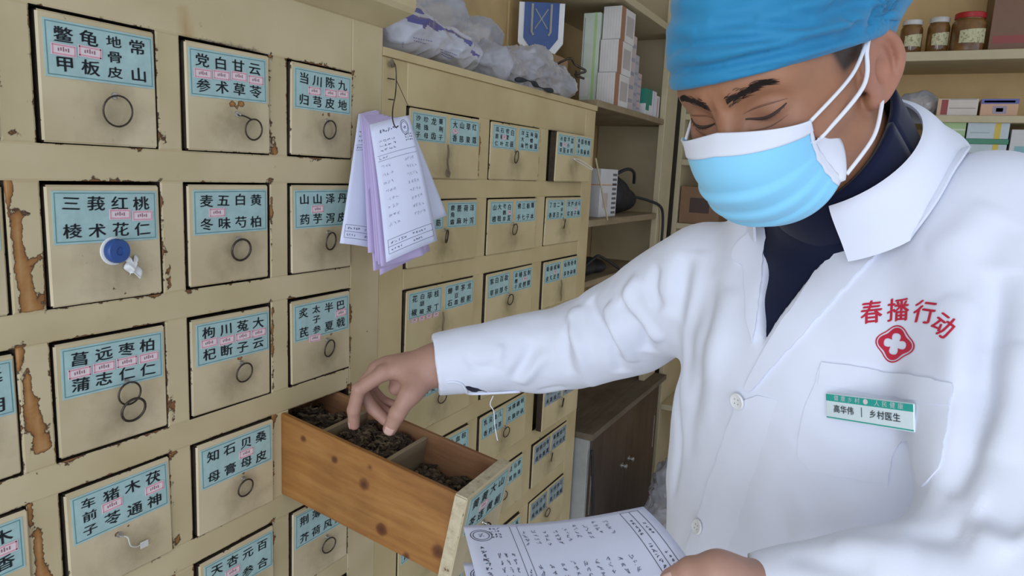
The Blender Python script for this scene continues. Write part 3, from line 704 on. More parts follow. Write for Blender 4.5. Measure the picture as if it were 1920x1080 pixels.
# ------------------------------------------------------------------ paper sheets: printed forms with handwriting
def paper_mat(name, col):
    m, n, l, b = nt(name); t = noise(n, l, 14, 3)
    r = ramp(n, [(.3, tuple(c*.95 for c in col)), (.7, col)]); l.new(t.outputs[0], r.inputs[0]); l.new(r.outputs[0], b.inputs['Base Color'])
    b.inputs['Roughness'].default_value = .85; b.inputs['Specular IOR Level'].default_value = .15
    b.inputs['Subsurface Weight'].default_value = 0
    return m
paper_mat('paper_white', (.74,.77,.95)); paper_mat('paper_lilac', (.60,.50,.76)); simple('pen_ink', (.16,.16,.24), .7, .2); simple('print_ink', (.09,.09,.14), .7, .1); simple('pencil', (.33,.33,.42), .8, .15)
class Sheet:
    def __init__(s, fn): s.fn = fn
    def p(s, u, v, off=.0004):
        e = 1e-3; a = Vector(s.fn(u, v)); du = Vector(s.fn(u+e, v))-a; dv = Vector(s.fn(u, v+e))-a
        n = dv.cross(du); n.normalize()
        if n.dot(Vector(CAM)-a) < 0: n = -n
        return a+n*off
    def stroke(s, mb, pts, w):
        """a flat pen stroke: ribbon of width w (in metres) through (u,v) points"""
        P = [s.p(u, v) for u, v in pts]; vs = []
        for i, q in enumerate(P):
            t = P[min(i+1, len(P)-1)]-P[max(i-1, 0)]; t.normalize()
            nn = s.p(pts[i][0], pts[i][1], .001)-s.p(pts[i][0], pts[i][1], 0); k = t.cross(nn); k.normalize(); vs += [q+k*w/2, q-k*w/2]
        mb.add(vs, [(2*i, 2*i+1, 2*i+3, 2*i+2) for i in range(len(P)-1)])
    def line(s, mb, u0, v0, u1, v1, w=.0005, k=8):
        s.stroke(mb, [(u0+(u1-u0)*i/k, v0+(v1-v0)*i/k) for i in range(k+1)], w)
    def word(s, mb, u, v, w, h, r_, n=3, pw=.0007):
        """an unreadable handwritten or printed cluster of strokes"""
        for c in range(n):
            cu = u+w*(c+.5)/n
            for _ in range(4):
                a = (cu+r_.uniform(-.4,.4)*w/n, v+r_.uniform(-.5,.5)*h); b = (cu+r_.uniform(-.4,.4)*w/n, v+r_.uniform(-.5,.5)*h)
                s.stroke(mb, [a, ((a[0]+b[0])/2+r_.uniform(-.1,.1)*w/n, (a[1]+b[1])/2+r_.uniform(-.1,.1)*h), b], pw)
    def form(s, mb, r_, rows=8, flip=False):
        W_ = lambda u: u
        s.word(mb, .20, .075, .42, .030, r_, 7, .0010)
        cu, cv = .80, .085
        for rr in (.072, .095): s.stroke(mb, [(cu+rr*math.cos(a)*1.05, cv+rr*math.sin(a)*.62) for a in [k*math.pi/10 for k in range(21)]], .0009)
        s.word(mb, cu-.035, cv, .07, .03, r_, 2, .0008)
        for k in range(3): s.word(mb, .12, .15+.035*k, .4, .016, r_, 4, .0006); s.word(mb, .74, .145+.022*k, .2, .016, r_, 4, .0007)
        s.line(mb, .06, .255, .95, .255); s.line(mb, .06, .295, .95, .295)
        s.word(mb, .08, .275, .2, .016, r_, 3, .0006)
        for x0, z0, x1, z1 in ((.06,.86,.94,.86), (.06,.955,.94,.955), (.06,.86,.06,.955), (.94,.86,.94,.955), (.06,.908,.94,.908)): s.line(mb, x0, z0, x1, z1, .0006)
        for u in (.1, .5): s.word(mb, u, .884, .3, .018, r_, 5, .0007); s.word(mb, u, .932, .2, .016, r_, 4, .0007)
    def hand(s, mb, r_, rows=8, v0=.34, dv=.06):
        for k in range(rows):
            s.word(mb, .10+r_.uniform(0,.04), v0+dv*k, .22, .024, r_, 3, .0006)
            s.word(mb, .56+r_.uniform(0,.08), v0+dv*k-.01, .26, .026, r_, 4, .0006)
def bil(c, bow=0.0, bowdir=None, curl=0.0):
    TL, TR, BR, BL = [Vector(q) for q in c]
    n = (TR-TL).cross(BL-TL); n.normalize()
    if n.dot(Vector(CAM)-TL) < 0: n = -n
    def fn(u, v):
        p = (TL*(1-u)+TR*u)*(1-v)+(BL*(1-u)+BR*u)*v
        return p+n*(bow*math.sin(math.pi*u)*(.35+.65*v)+curl*math.sin(math.pi*v))
    return fn
def sheet(name, c, mat, label, cat='paper', group=None, bow=.008, curl=.004, seed=1, printed=True, hand=True, rows=8, nu=10, nv=14):
    fn = bil(c, bow, None, curl)
    sh = Sheet(fn)
    o = MB().grid(fn, nu, nv, .00012).build(name, mat, smooth=True); tag(o, label, cat, group)
    r_ = random.Random(seed)
    if printed: mb = MB(); sh.form(mb, r_); tag(mb.build('printed_form', 'print_ink', o), kind='stuff')
    if hand: mb = MB(); sh.hand(mb, r_, rows); tag(mb.build('handwriting', 'pencil', o), kind='stuff')
    return o
# the bundle hung on a wire at the seam between the cabinets
HK = [((672,214,1.222),(707,206,1.252),(716,470,1.225),(637,456,1.155), 'paper_white', .006),
      ((676,213,1.218),(712,207,1.246),(762,478,1.235),(690,474,1.165), 'paper_lilac', .004),
      ((708,222,1.246),(764,220,1.272),(838,404,1.330),(768,428,1.275), 'paper_white', .004),
      ((690,226,1.232),(744,222,1.262),(806,470,1.290),(712,516,1.215), 'paper_lilac', .005),
      ((680,216,1.212),(722,214,1.240),(770,486,1.222),(700,508,1.172), 'paper_lilac', -.004),
      ((683,222,1.206),(730,216,1.236),(778,480,1.216),(704,490,1.164), 'paper_lilac', -.004),
      ((685,226,1.200),(738,218,1.234),(784,482,1.212),(709,496,1.158), 'paper_lilac', -.004),
      ((688,229,1.194),(746,219,1.232),(796,478,1.212),(714,500,1.152), 'paper_lilac', -.004),
      ((693,234,1.188),(767,216,1.232),(820,451,1.224),(724,492,1.146), 'paper_white', .008)]
HKL = ['prescription sheet hanging leftmost in the bundle, its printed box showing', 'lilac copy sheet behind the left white sheet of the hanging bundle', 'white sheet poking out at the right of the hanging bundle', 'lilac sheet hanging lowest in the bundle, behind all others',
       'first thin lilac sheet edge right of the leftmost hanging sheet', 'second thin lilac sheet edge in the hanging bundle', 'third thin lilac sheet edge in the hanging bundle', 'lilac sheet directly behind the front hanging prescription', 'front prescription form of the hanging bundle with round seal and handwriting']
for i, (a, b, c, d, mt, bow) in enumerate(HK):
    front = i in (0, 8)
    sheet('prescription_sheet', [at(q[0], q[1], q[2]-.016) for q in (a, b, c, d)], mt, HKL[i], 'paper', 'prescriptions hung on the wire', bow, .006 if i == 8 else .002, 20+i, printed=front, hand=i == 8, rows=8)
hook = empty('wire_hook', tuple(on_axis(733, 128, 1, -.004)), 'bent wire hook nailed at the seam, holding the prescription sheets', 'hook')
mb = MB(); wp = [on_axis(733,118,1,-.002), on_axis(741,122,1,-.012), on_axis(743,150,1,-.014), on_axis(741,180,1,-.02), at(737,200,1.20), at(736,222,1.176), at(741,238,1.158), at(747,236,1.154)]
mb.tube(smoothpath(wp, 6), .0011, 7); mb.build('wire', 'old_metal', hook, smooth=True, world=True)
mb = MB(); c0 = Vector(on_axis(731, 120, 1, -.001))
for k in range(3): mb.tube([c0+Vector((.005*math.cos(a+k), -.004-.002*k, .006*math.sin(a*1.0)+.001*k)) for a in [q*math.pi/5 for q in range(10)]], .0011, 6, closed=True)
mb.lathe([(.0001,-.002), (.0045,0), (.0040,.004), (.0001,.005)], 10, Matrix.Translation(c0) @ Matrix.Rotation(math.pi/2, 4, 'X')); mb.build('nail_knot', 'string_dark', hook, smooth=True, world=True)
mb = MB(); mb.tube([on_axis(727,147,1,-.003), on_axis(740,149,1,-.010)], .0012, 6); mb.tube([on_axis(728,186,1,-.003), on_axis(738,187,1,-.012)], .0012, 6); mb.build('staple_wire', 'old_metal', hook, world=True)
mb = MB(); mb.tube(smoothpath([on_axis(743,150,1,-.012), on_axis(753,172,1,-.008), on_axis(765,198,1,-.003)], 4), .0006, 5); mb.build('loose_wire', 'old_metal', hook, world=True)

# ------------------------------------------------------------------ plastic bags
from mathutils import noise as mnoise
def plastic(name, col, film, rough):
    m, n, l, b = nt(name); t = noise(n, l, 25, 4)
    r = ramp(n, [(.3, tuple(c*.85 for c in col)), (.7, col)]); l.new(t.outputs[0], r.inputs[0]); l.new(r.outputs[0], b.inputs['Base Color'])
    b.inputs['Roughness'].default_value = rough; b.inputs['Specular IOR Level'].default_value = .8
    b.inputs['Coat Weight'].default_value = .8; b.inputs['Coat Roughness'].default_value = .06
    tr = n.new('ShaderNodeBsdfTransparent'); fr = n.new('ShaderNodeFresnel'); fr.inputs['IOR'].default_value = 1.45; mx = n.new('ShaderNodeMixShader')
    l.new(math_n(n, l, 'ADD', math_n(n, l, 'MULTIPLY', fr.outputs[0], 1.6), 1-film, True), mx.inputs[0]); l.new(tr.outputs[0], mx.inputs[1]); l.new(b.outputs[0], mx.inputs[2])
    l.new(mx.outputs[0], n['Material Output'].inputs['Surface'])
plastic('bag_white', (.66,.67,.76), .22, .2); plastic('bag_clear', (.70,.70,.75), .62, .1); plastic('bag_stripe', (.09,.09,.34), .1, .25)
def ridged(p, s):
    d = mnoise.voronoi(p*s)[0]; return d[1]-d[0]
def bag(name, segs, mat, label, n=4, seed=0, amp=.012, ridge=16, zmin=None, group=None, ylim=None):
    """segs: list of (centre, radii (3), tilt) merged into one crumpled skin"""
    def fn(P):
        d = None
        for c, r, M in segs:
            q = (P-np.array(c)) @ M; e = (np.linalg.norm(q/np.array(r), axis=1)-1)*min(r)
            d = e if d is None else smin(d, e, .02)
        if zmin is not None: d = np.maximum(d, zmin-P[:,2])
        return d
    cs = np.array([s[0] for s in segs]); rr = max(max(s[1]) for s in segs)
    V, Q = surfnet(fn, cs.min(0)-rr-.02, cs.max(0)+rr+.02, .0052)
    N = vnormals(V, Q); off = Vector((seed*3.1, seed*1.7, 0))
    def crease(p):
        p = Vector(p)+off; t = 0
        for f, w in ((ridge*.55, 1.0), (ridge*1.3, .55), (ridge*3.0, .30)):
            q = Vector((p.x*f*.7, p.y*f, p.z*f*1.2)); t += w*(1-abs(mnoise.noise(q)+.35*mnoise.noise(q*.5+Vector((5,1,2)))))**3
        return t
    dsp = np.array([crease(v) for v in V])
    V = V+N*((dsp-.95)*amp)[:,None]
    if zmin is not None: V[:,2] = np.maximum(V[:,2], zmin)
    if ylim is not None: V[:,1] = np.minimum(V[:,1], ylim)
    o = npmesh(name, V, Q, [mat]); return tag(o, label, 'plastic bag', group), (V, Q)
I3 = np.eye(3)
def rz(a): c, s = math.cos(a), math.sin(a); return np.array([[c,-s,0],[s,c,0],[0,0,1]])
b1, (bv, bq) = bag('plastic_bag', [((.72,.085,1.70), (.13,.085,.062), I3), ((.88,.075,1.69), (.14,.07,.048), I3), ((.68,.14,1.73), (.09,.07,.06), I3)], 'bag_white', 'white printed plastic bag with a dark blue stripe, lying on the lower cabinet', seed=1, amp=.016, ridge=11, zmin=1.6415, ylim=.315)
b1.data.materials.append(MATS['bag_stripe'])
mi = np.zeros(len(bq), np.int32); c_ = bv[bq].mean(1)
bag_bvh = bvh_of(bv, bq)
def bag_hit(px, py, off=0.0):
    r = bag_bvh.ray_cast(Vector(CAM), Vector(ray(px, py)).normalized())
    if r[0] is None: return None
    n = r[1] if r[1].dot(Vector(CAM)-r[0]) > 0 else -r[1]; return r[0]+n*off
def near_line(P, pts):
    best = np.full(len(P), 9.)
    for a, b in zip(pts[:-1], pts[1:]):
        a, b = np.array(a), np.array(b); ab = b-a; t = np.clip(((P-a)@ab)/(ab@ab+1e-12), 0, 1); best = np.minimum(best, np.linalg.norm(P-a-t[:,None]*ab, axis=1))
    return best
for line, w in (([(764,30),(790,38),(815,48),(840,58),(862,68),(880,80)], .0085), ([(770,14),(790,22),(815,33)], .006), ([(786,36),(794,44)], .010), ([(884,98),(898,106)], .004)):
    P_ = [p for p in (bag_hit(*q) for q in line) if p is not None]
    if len(P_) > 1: mi[near_line(c_, P_) < w] = 1
mb = MB(); r_ = random.Random(2)
for x0, y0, x1, y1, k in ((826,92,858,104,9), (826,97,852,107,8), (828,102,848,111,6), (775,70,812,78,8), (776,76,800,82,6), (755,80,754,90,3)):
    for i in range(k):
        t = i/k; a = bag_hit(x0+(x1-x0)*t, y0+(y1-y0)*t, .0006); b = bag_hit(x0+(x1-x0)*t+r_.uniform(1,2.4), y0+(y1-y0)*t+r_.uniform(-.6,1.8), .0006)
        if a is not None and b is not None: mb.tube([a, b], .0007, 4)
tag(mb.build('printed_text', 'bag_stripe', b1), kind='stuff')
b1.data.polygons.foreach_set('material_index', mi)
bag('plastic_bag', [((1.00,.19,1.752), (.13,.09,.105), I3), ((.86,.225,1.80), (.10,.07,.07), I3), ((1.10,.15,1.725), (.09,.08,.075), I3)], 'bag_clear', 'crumpled clear plastic bag bulging behind the white printed bag', seed=4, amp=.026, ridge=12, zmin=1.6415, ylim=.315)
bag('plastic_bag', [((1.10,.065,1.685), (.14,.06,.045), I3), ((1.27,.08,1.70), (.13,.07,.058), I3), ((1.42,.075,1.685), (.11,.065,.045), I3)], 'bag_clear', 'crumpled clear plastic bag at the right end of the cabinet top', seed=9, amp=.024, ridge=14, zmin=1.6415, ylim=.315)
mb = MB(); mb.tube(smoothpath([(1.08,-.004,1.648), (1.14,-.012,1.652), (1.20,-.006,1.646), (1.27,-.010,1.644)], 5), [.004+.003*math.sin(k) for k in range(16)], 8)
tag(mb.build('black_strap', 'ink', smooth=True), 'short black strap lying along the cabinet top edge under the bags', 'strap')

# ------------------------------------------------------------------ open shelf beyond the cabinet
shelf = empty('open_shelf', (2.05, .16, .5975), 'open cream wooden shelf unit continuing along the wall past the drawer cabinets', 'shelf')
def bx(par, name, x0, x1, y0, y1, z0, z1, mat, b=.0015):
    return MB().bbox(x0, x1, y0, y1, z0, z1, b).build(name, mat, par, world=True)
bx(shelf, 'shelf_board', 1.622, 2.47, 0, .32, 1.640, 1.660, 'shelf_wood'); bx(shelf, 'shelf_board', 1.617, 2.35, .0, .32, 1.272, 1.294, 'shelf_wood')
bx(shelf, 'shelf_board', 1.617, 2.35, .02, .32, 1.07, 1.09, 'shelf_wood'); bx(shelf, 'shelf_board', 1.622, 2.47, .0, .32, 1.985, 2.010, 'shelf_cream')
bx(shelf, 'back_board', 1.622, 2.47, .322, .336, .6, 2.5, 'back_panel')
structure('trim_1', MB().bbox(.60, 1.62, .328, .3395, 1.645, 2.6, .001), 'back_panel')
bx(shelf, 'side_panel', 2.452, 2.474, .022, .32, .5975, 2.5, 'shelf_cream'); bx(shelf, 'front_stile', 2.33, 2.485, -.004, .020, .5975, 2.5, 'shelf_cream')
# brown low cupboard under it
low = empty('low_cupboard', (2.1, .1, 0), 'dark brown wooden low cupboard with two doors beneath the open shelf', 'cupboard')
simple('grey_side', (.36,.36,.34), .6, .1, 15); wood('old_board', (.11,.085,.06), (.15,.12,.085), (.19,.155,.11), .6, 0, .7)
bx(low, 'side_panel', 1.635, 1.655, -.04, .30, 0, .575, 'grey_side'); bx(low, 'top_board', 1.63, 2.49, -.055, .30, .575, .597, 'old_board'); bx(low, 'side_panel', 2.455, 2.475, -.03, .30, 0, .575, 'brown_wood')
for k in (0, 1):
    dr = bx(low, 'door', 1.656+k*.377, 2.030+k*.377, -.045, -.026, .04, .57, 'brown_wood', .003)
    h = MB(); hx = 1.99+k*.08; h.lathe([(.011,.0), (.011,.003), (.006,.004), (.006,.010), (.0095,.013), (.0095,.019), (.006,.022), (.0001,.022)], 16, Matrix.Translation((hx,-.045,.36)) @ Matrix.Rotation(math.pi/2, 4, 'X')); q = h.build('door_knob', 'bright_metal', dr, smooth='auto', world=False)
    hg = MB(); hg.box(1.664+k*.72, 1.670+k*.72, -.0475, -.0445, .30, .44); hg.build('hinge', 'bright_metal', dr)
# cartons and packs
_cm = {}
def cmat(c, rough=.5):
    k = tuple(round(q, 3) for q in c)
    if k not in _cm: _cm[k] = simple('carton_%d' % len(_cm), c, rough, .06, 20)
    return _cm[k]
def carton(name, label, cat, x0, x1, y0, y1, z0, z1, col, bands=(), group=None, rot=0):
    """bands: (face, u0, u1, v0, v1, colour) with face 'x' (towards -X), 'y' (towards -Y) or 'z' (top)"""
    cx, cy = (x0+x1)/2, (y0+y1)/2; hx, hy = (x1-x0)/2, (y1-y0)/2; h = z1-z0
    o = MB().bbox(-hx, hx, -hy, hy, 0, h, min(.0012, hx*.2, hy*.2, h*.2)).build(name, cmat(col)); o.location = (cx, cy, z0+.0003); o.rotation_euler = (0, 0, rot)
    tag(o, label, cat, group)
    mats = []; mb = MB(); t = .0004
    for f, u0, u1, v0, v1, c in bands:
        m = cmat(c)
        if m not in mats: mats.append(m)
        mb.cur = mats.index(m)
        if f == 'x': mb.box(-hx-t, -hx+t, hy-2*hy*u1, hy-2*hy*u0, h*v0, h*v1)
        elif f == 'y': mb.box(-hx+2*hx*u0, -hx+2*hx*u1, -hy-t, -hy+t, h*v0, h*v1)
        else: mb.box(-hx+2*hx*u0, -hx+2*hx*u1, -hy+2*hy*v0, -hy+2*hy*v1, h-t, h+t)
    if bands: mb.build('printed_panel', mats, o)
    return o
GR = (.25,.25,.27); WH = (.66,.63,.60); BRN = (.30,.15,.09)
for k in range(3):
    lines = [('x', .12+.15*i, .135+.15*i, .05, .95, (.55,.50,.48)) for i in range(6)]+[('x', .0, 1, .0, .03, (.42,.40,.4))]
    carton('medicine_carton', ['white medicine carton at the bottom of the three-high stack', 'middle white medicine carton of the three-high stack', 'topmost white medicine carton of the three-high stack'][k], 'box',
           1.79+.010*k, 1.925+.010*k, .012, .075, 1.660+k*.105, 1.764+k*.105, WH, lines+[('y', .0, .28, .0, 1, (.36,.17,.10)), ('y', .38, .9, .2, .8, (.45,.40,.38))], 'white cartons stacked on the shelf')
carton('medicine_pack', 'tall pale green and white pack behind the white carton stack', 'box', 1.80, 1.90, .080, .140, 1.66, 1.955, (.55,.60,.50), [('x', .66, .82, 0, 1, (.38,.55,.25)), ('x', .0, .5, .1, .3, WH), ('x', .08, .12, .35, .95, GR)])
for i, (x0, x1, y0, y1, hh, c) in enumerate([(1.965,2.03,.03,.11,.255,(.52,.44,.42)), (2.035,2.085,.035,.12,.20,(.40,.40,.42)), (2.09,2.14,.04,.12,.145,(.55,.40,.38))]):
    carton('medicine_pack', ['dull reddish-white upright medicine pack right beside the white carton stack', 'grey upright medicine pack with blue print on the open shelf', 'low pinkish medicine pack left of the green and white one'][i], 'box', x0, x1, y0, y1, 1.66, 1.66+hh, c, [('y', .15, .85, v, v+.05, (.30,.30,.36)) for v in (.12,.3,.48,.66,.84)]+[('x', .1, .9, v, v+.04, (.33,.25,.25)) for v in (.2,.45,.7)])
carton('medicine_pack', 'green and white medicine pack at the right end of the open shelf', 'box', 2.15, 2.275, .02, .10, 1.66, 1.757, (.66,.66,.64), [('x', .0, 1, .45, 1, (.02,.22,.15)), ('y', 0, .55, .42, 1, (.02,.22,.15)), ('y', 0, .3, .2, .42, (.02,.22,.15)), ('y', .7, .78, 0, 1, (.5,.5,.62))])
carton('medicine_pack', 'thin white medicine pack standing at the shelf post', 'box', 2.28, 2.32, .02, .10, 1.66, 1.745, (.62,.58,.58), [('y', .2, .4, .1, .9, (.45,.2,.2))])
# blue and white plastic case standing on a brown box
carton('brown_box', 'small brown cardboard box under the blue and white plastic case', 'box', 1.60, 1.74, .16, .30, 1.66, 1.80, (.33,.19,.09))
case = empty('plastic_case', (1.66, .225, 1.8006), 'white framed plastic case with a blue panel, standing upright above the bags', 'case')
case.rotation_euler = (0, 0, math.radians(-62))
def octo(w, h0, h1, ch): return [(-w+ch, h0), (w-ch, h0), (w, h0+ch*1.3), (w, h1), (-w, h1), (-w, h0+ch*1.3)]
def prism(mb, pf, y0, y1):
    n = len(pf); mb.add([(x, y0, z) for x, z in pf]+[(x, y1, z) for x, z in pf], [tuple(range(n)), tuple(range(n, 2*n))[::-1]]+[((i+1)%n, i, n+i, n+(i+1)%n) for i in range(n)])
mb = MB(); prism(mb, octo(.072, 0, .16, .03), -.010, .022); mb.build('case_body', 'white_plastic', case)
mb = MB(); prism(mb, octo(.055, .018, .16, .026), -.0125, -.010); mb.build('blue_panel', 'blue_plastic', case)
mb = MB()
for s in (-1, 1): mb.tube([(s*.030,-.014,.155), (s*.030,-.016,.07), (s*.024,-.014,.06)], .004, 6)
mb.tube([(-.02,-.014,.14), (.02,-.014,.08)], .002, 5); mb.tube([(.02,-.014,.14), (-.02,-.014,.08)], .002, 5); mb.build('clip', 'grey_side', case)
mb = MB(); pts = smoothpath([(1.52,.10,1.75), (1.53,.06,1.768), (1.55,.05,1.752), (1.56,.02,1.735), (1.55,.05,1.725), (1.575,.03,1.716)], 6); mb.tube(pts, .0035, 7)
mb.tube([(1.545,.045,1.735), (1.545,.045,1.6605)], .003, 6); tag(mb.build('metal_clip', 'old_metal', smooth=True), 'dark bent metal clip between the bags and the plastic case', 'clip')
# second shelf
marks = [('y', .70, .95, .06+.1*i, .11+.1*i, (.12,.12,.14)) for i in range(9)]
o = carton('medicine_pack', 'white pack with a column of dark marks on the middle open shelf', 'box', 1.77, 1.93, .03, .075, 1.294, 1.455, (.62,.60,.60), marks+[('y', 0, 1, .66, .68, (.55,.27,.12)), ('x', 0, 1, .66, .68, (.55,.27,.12)), ('y', .15, .45, .2, .5, (.5,.42,.4))])
simple('black_cloth', (.018,.018,.022), .55, .3, 60, bumps=.3)
def blobs(name, segs, mat, label, cat, h=.008, k=.02, zmin=None):
    def fn(P):
        d = None
        for c, r in segs:
            e = ellip(P, c, r); d = e if d is None else smin(d, e, k)
        return d if zmin is None else smax(d, zmin-P[:,2], .004)
    cs = np.array([s[0] for s in segs]); rr = np.array([s[1] for s in segs])
    V, Q = surfnet(fn, (cs-rr).min(0)-.02, (cs+rr).max(0)+.02, h)
    o = npmesh(name, V, Q, [mat]); return tag(o, label, cat)
kit = blobs('black_pouch', [((2.12,.13,1.36), (.10,.08,.075)), ((2.06,.12,1.37), (.07,.07,.08)), ((2.20,.12,1.345), (.08,.07,.05))], 'black_cloth', 'black zipped pouch with a cord on the middle open shelf', 'pouch', zmin=1.2945)
mb = MB(); mb.tube(smoothpath([(2.05,.08,1.44), (2.08,.05,1.46), (2.16,.05,1.45), (2.20,.06,1.41)], 6), .006, 7); k = mb.build('carry_handle', 'black_cloth', kit, smooth=True)
mb = MB(); mb.tube(smoothpath([(2.20,.07,1.36), (2.27,.02,1.345), (2.33,-.015,1.32), (2.36,-.02,1.26), (2.365,-.02,1.15), (2.37,-.02,1.0)], 6), .0055, 7); mb.build('cord', 'black_cloth', kit, smooth=True)
mb = MB(); mb.tube([on_axis(1117,297,1,-.012), on_axis(1139,412,1,-.004)], .0028, 7); tag(mb.build('wooden_stick', 'shelf_cream'), 'thin pale wooden stick leaning at the cabinet edge', 'stick')
blobs('cable_heap', [((1.80,.13,1.115), (.11,.08,.035)), ((1.92,.12,1.11), (.08,.07,.03)), ((1.72,.12,1.11), (.06,.06,.025))], 'black_cloth', 'heap of black cables on the lower open shelf', 'cable', zmin=1.0905)
mb = MB(); mb.tube(smoothpath([(1.72,.06,1.12), (1.80,.04,1.16), (1.88,.05,1.15), (1.95,.03,1.12), (2.0,.02,1.094)], 6), .005, 7); tag(mb.build('cable', 'black_cloth', smooth=True), 'single black cable looping over the heap on the lower shelf', 'cable')
mb = MB(); mb.tube(smoothpath([(1.640,-.052,.54), (1.650,-.062,.40), (1.665,-.068,.22), (1.68,-.072,.006)], 6), .005, 7); tag(mb.build('cable', 'black_cloth', smooth=True), 'black cable hanging in front of the brown cupboard side', 'cable')
bag('plastic_bag', [((1.92,-.27,.15), (.17,.14,.16), I3), ((2.06,-.25,.22), (.15,.12,.18), I3), ((1.98,-.27,.36), (.08,.07,.10), I3)], 'bag_clear', 'greyish crumpled plastic bag on the floor before the brown cupboard', seed=12, amp=.03, ridge=9, zmin=.001)

# ------------------------------------------------------------------ shelves on the far end wall
wallsh = empty('wall_shelf', (2.7, -.75, 0), 'cream painted shelves on the far wall behind the man', 'shelf')
for z in (.45, 1.0, 1.25, 1.515, 1.700, 1.915, 2.32): bx(wallsh, 'shelf_board', 2.525, 2.90, -1.75, -.03, z-.024, z, 'shelf_cream')
bx(wallsh, 'shelf_lip', 2.51, 2.5245, -1.75, -.03, 1.885, 1.917, 'shelf_cream')
bx(wallsh, 'back_board', 2.901, 2.915, -1.75, -.03, 0, 2.6, 'back_panel_far')
for y in (-1.77, -.03): bx(wallsh, 'side_panel', 2.525, 2.90, y, y+.02, 0, 2.6, 'shelf_cream')
def glass_jar(label, px, w, h, lid, lidcol, cloc=2.58):
    q = on_axis(px, 85, 0, cloc); r = w/2
    e = empty('honey_jar', (cloc, q[1], 1.9155), label, 'jar', 'jars of honey on the top shelf')
    mb = MB(); mb.lathe([(r*.9,0), (r,.006), (r,h*.72), (r*.93,h*.80), (r*.82,h*.84), (r*.82,h*.86)], 24); mb.build('jar_glass', 'honey', e, smooth='auto')
    mb = MB(); mb.lathe([(r*.86,h*.86), (r*.88,h*.865), (r*.88,h*.985), (r*.84,h)], 24); mb.build('lid', lidcol, e, smooth='auto')
    mb = MB(); a0 = math.radians(150); k = 10; vs = []
    for i in range(k+1):
        a = a0+math.radians(95)*i/k; 
        for z in (h*.22, h*.56): vs.append(((r+.0006)*math.cos(a), (r+.0006)*math.sin(a), z+(.008 if z > h*.3 else .0)*(i/k-.5)))
    mb.add(vs, [(2*i, 2*i+2, 2*i+3, 2*i+1) for i in range(k)]); mb.build('jar_label', 'jar_paper', e)
    return e
m, n, l, b = nt('honey'); t = noise(n, l, 18, 3); r = ramp(n, [(.3, (.10,.042,.012)), (.7, (.24,.115,.030))]); l.new(t.outputs[0], r.inputs[0]); l.new(r.outputs[0], b.inputs['Base Color'])
b.inputs['Roughness'].default_value = .12; b.inputs['Coat Weight'].default_value = .7; b.inputs['Coat Roughness'].default_value = .05
m, n, l, b = nt('jar_paper'); t = noise(n, l, 120, 4, .7); r = ramp(n, [(.40, (.22,.20,.08)), (.46, (.52,.48,.28)), (.7, (.60,.56,.36))]); l.new(t.outputs[0], r.inputs[0]); l.new(r.outputs[0], b.inputs['Base Color']); b.inputs['Roughness'].default_value = .6
simple('lid_red', (.38,.02,.02), .4); simple('lid_white', (.55,.53,.5), .5)
glass_jar('wide honey jar with a red lid on the top shelf', 1812, .108, .135, 1, 'lid_red'); glass_jar('slim honey jar with a white lid beside the red-lidded jar', 1756, .072, .125, 1, 'lid_white')
glass_jar('honey jar half hidden by the blue cap', 1706, .074, .12, 1, 'lid_white')
q = on_axis(1850, 90, 0, 2.56); carton('cardboard_box', 'brown cardboard box at the right end of the top shelf', 'box', 2.56, 2.85, q[1]-.32, q[1]-.003, 1.915, 2.20, (.20,.10,.055), [('x', .03, .55, .10, .19, (.30,.06,.05)), ('x', .35, .37, 0, 1, (.15,.08,.045))])
def yx(px, py=205, X=2.54): return on_axis(px, py, 0, X)[1]
carton('medicine_box', 'white medicine box with a dark red end on the far shelf', 'box', 2.54, 2.66, yx(1833), yx(1757), 1.700, 1.758, (.62,.55,.48), [('x', .09, .26, .05, .95, (.30,.05,.04)), ('x', .30, .95, .42, .46, (.30,.25,.22)), ('x', .3, .95, .93, .99, (.35,.3,.28)), ('x', .0, .08, 0, 1, (.60,.38,.22))])
carton('medicine_box', 'orange medicine box with a blue band on the far shelf', 'box', 2.54, 2.66, yx(1909), yx(1838), 1.700, 1.757, (.60,.36,.22), [('x', 0, 1, .70, 1, (.12,.13,.36)), ('x', .08, .9, .78, .90, (.36,.36,.50)), ('x', .33, .70, .12, .58, (.33,.28,.36)), ('x', .42, .61, .24, .46, (.50,.36,.30))])
bag('plastic_bag', [((2.62,yx(1725,180,2.62),1.745), (.06,.07,.045), I3)], 'bag_clear', 'small pinkish plastic packet on the far shelf behind the collar', seed=3, amp=.012, ridge=20, zmin=1.7005)
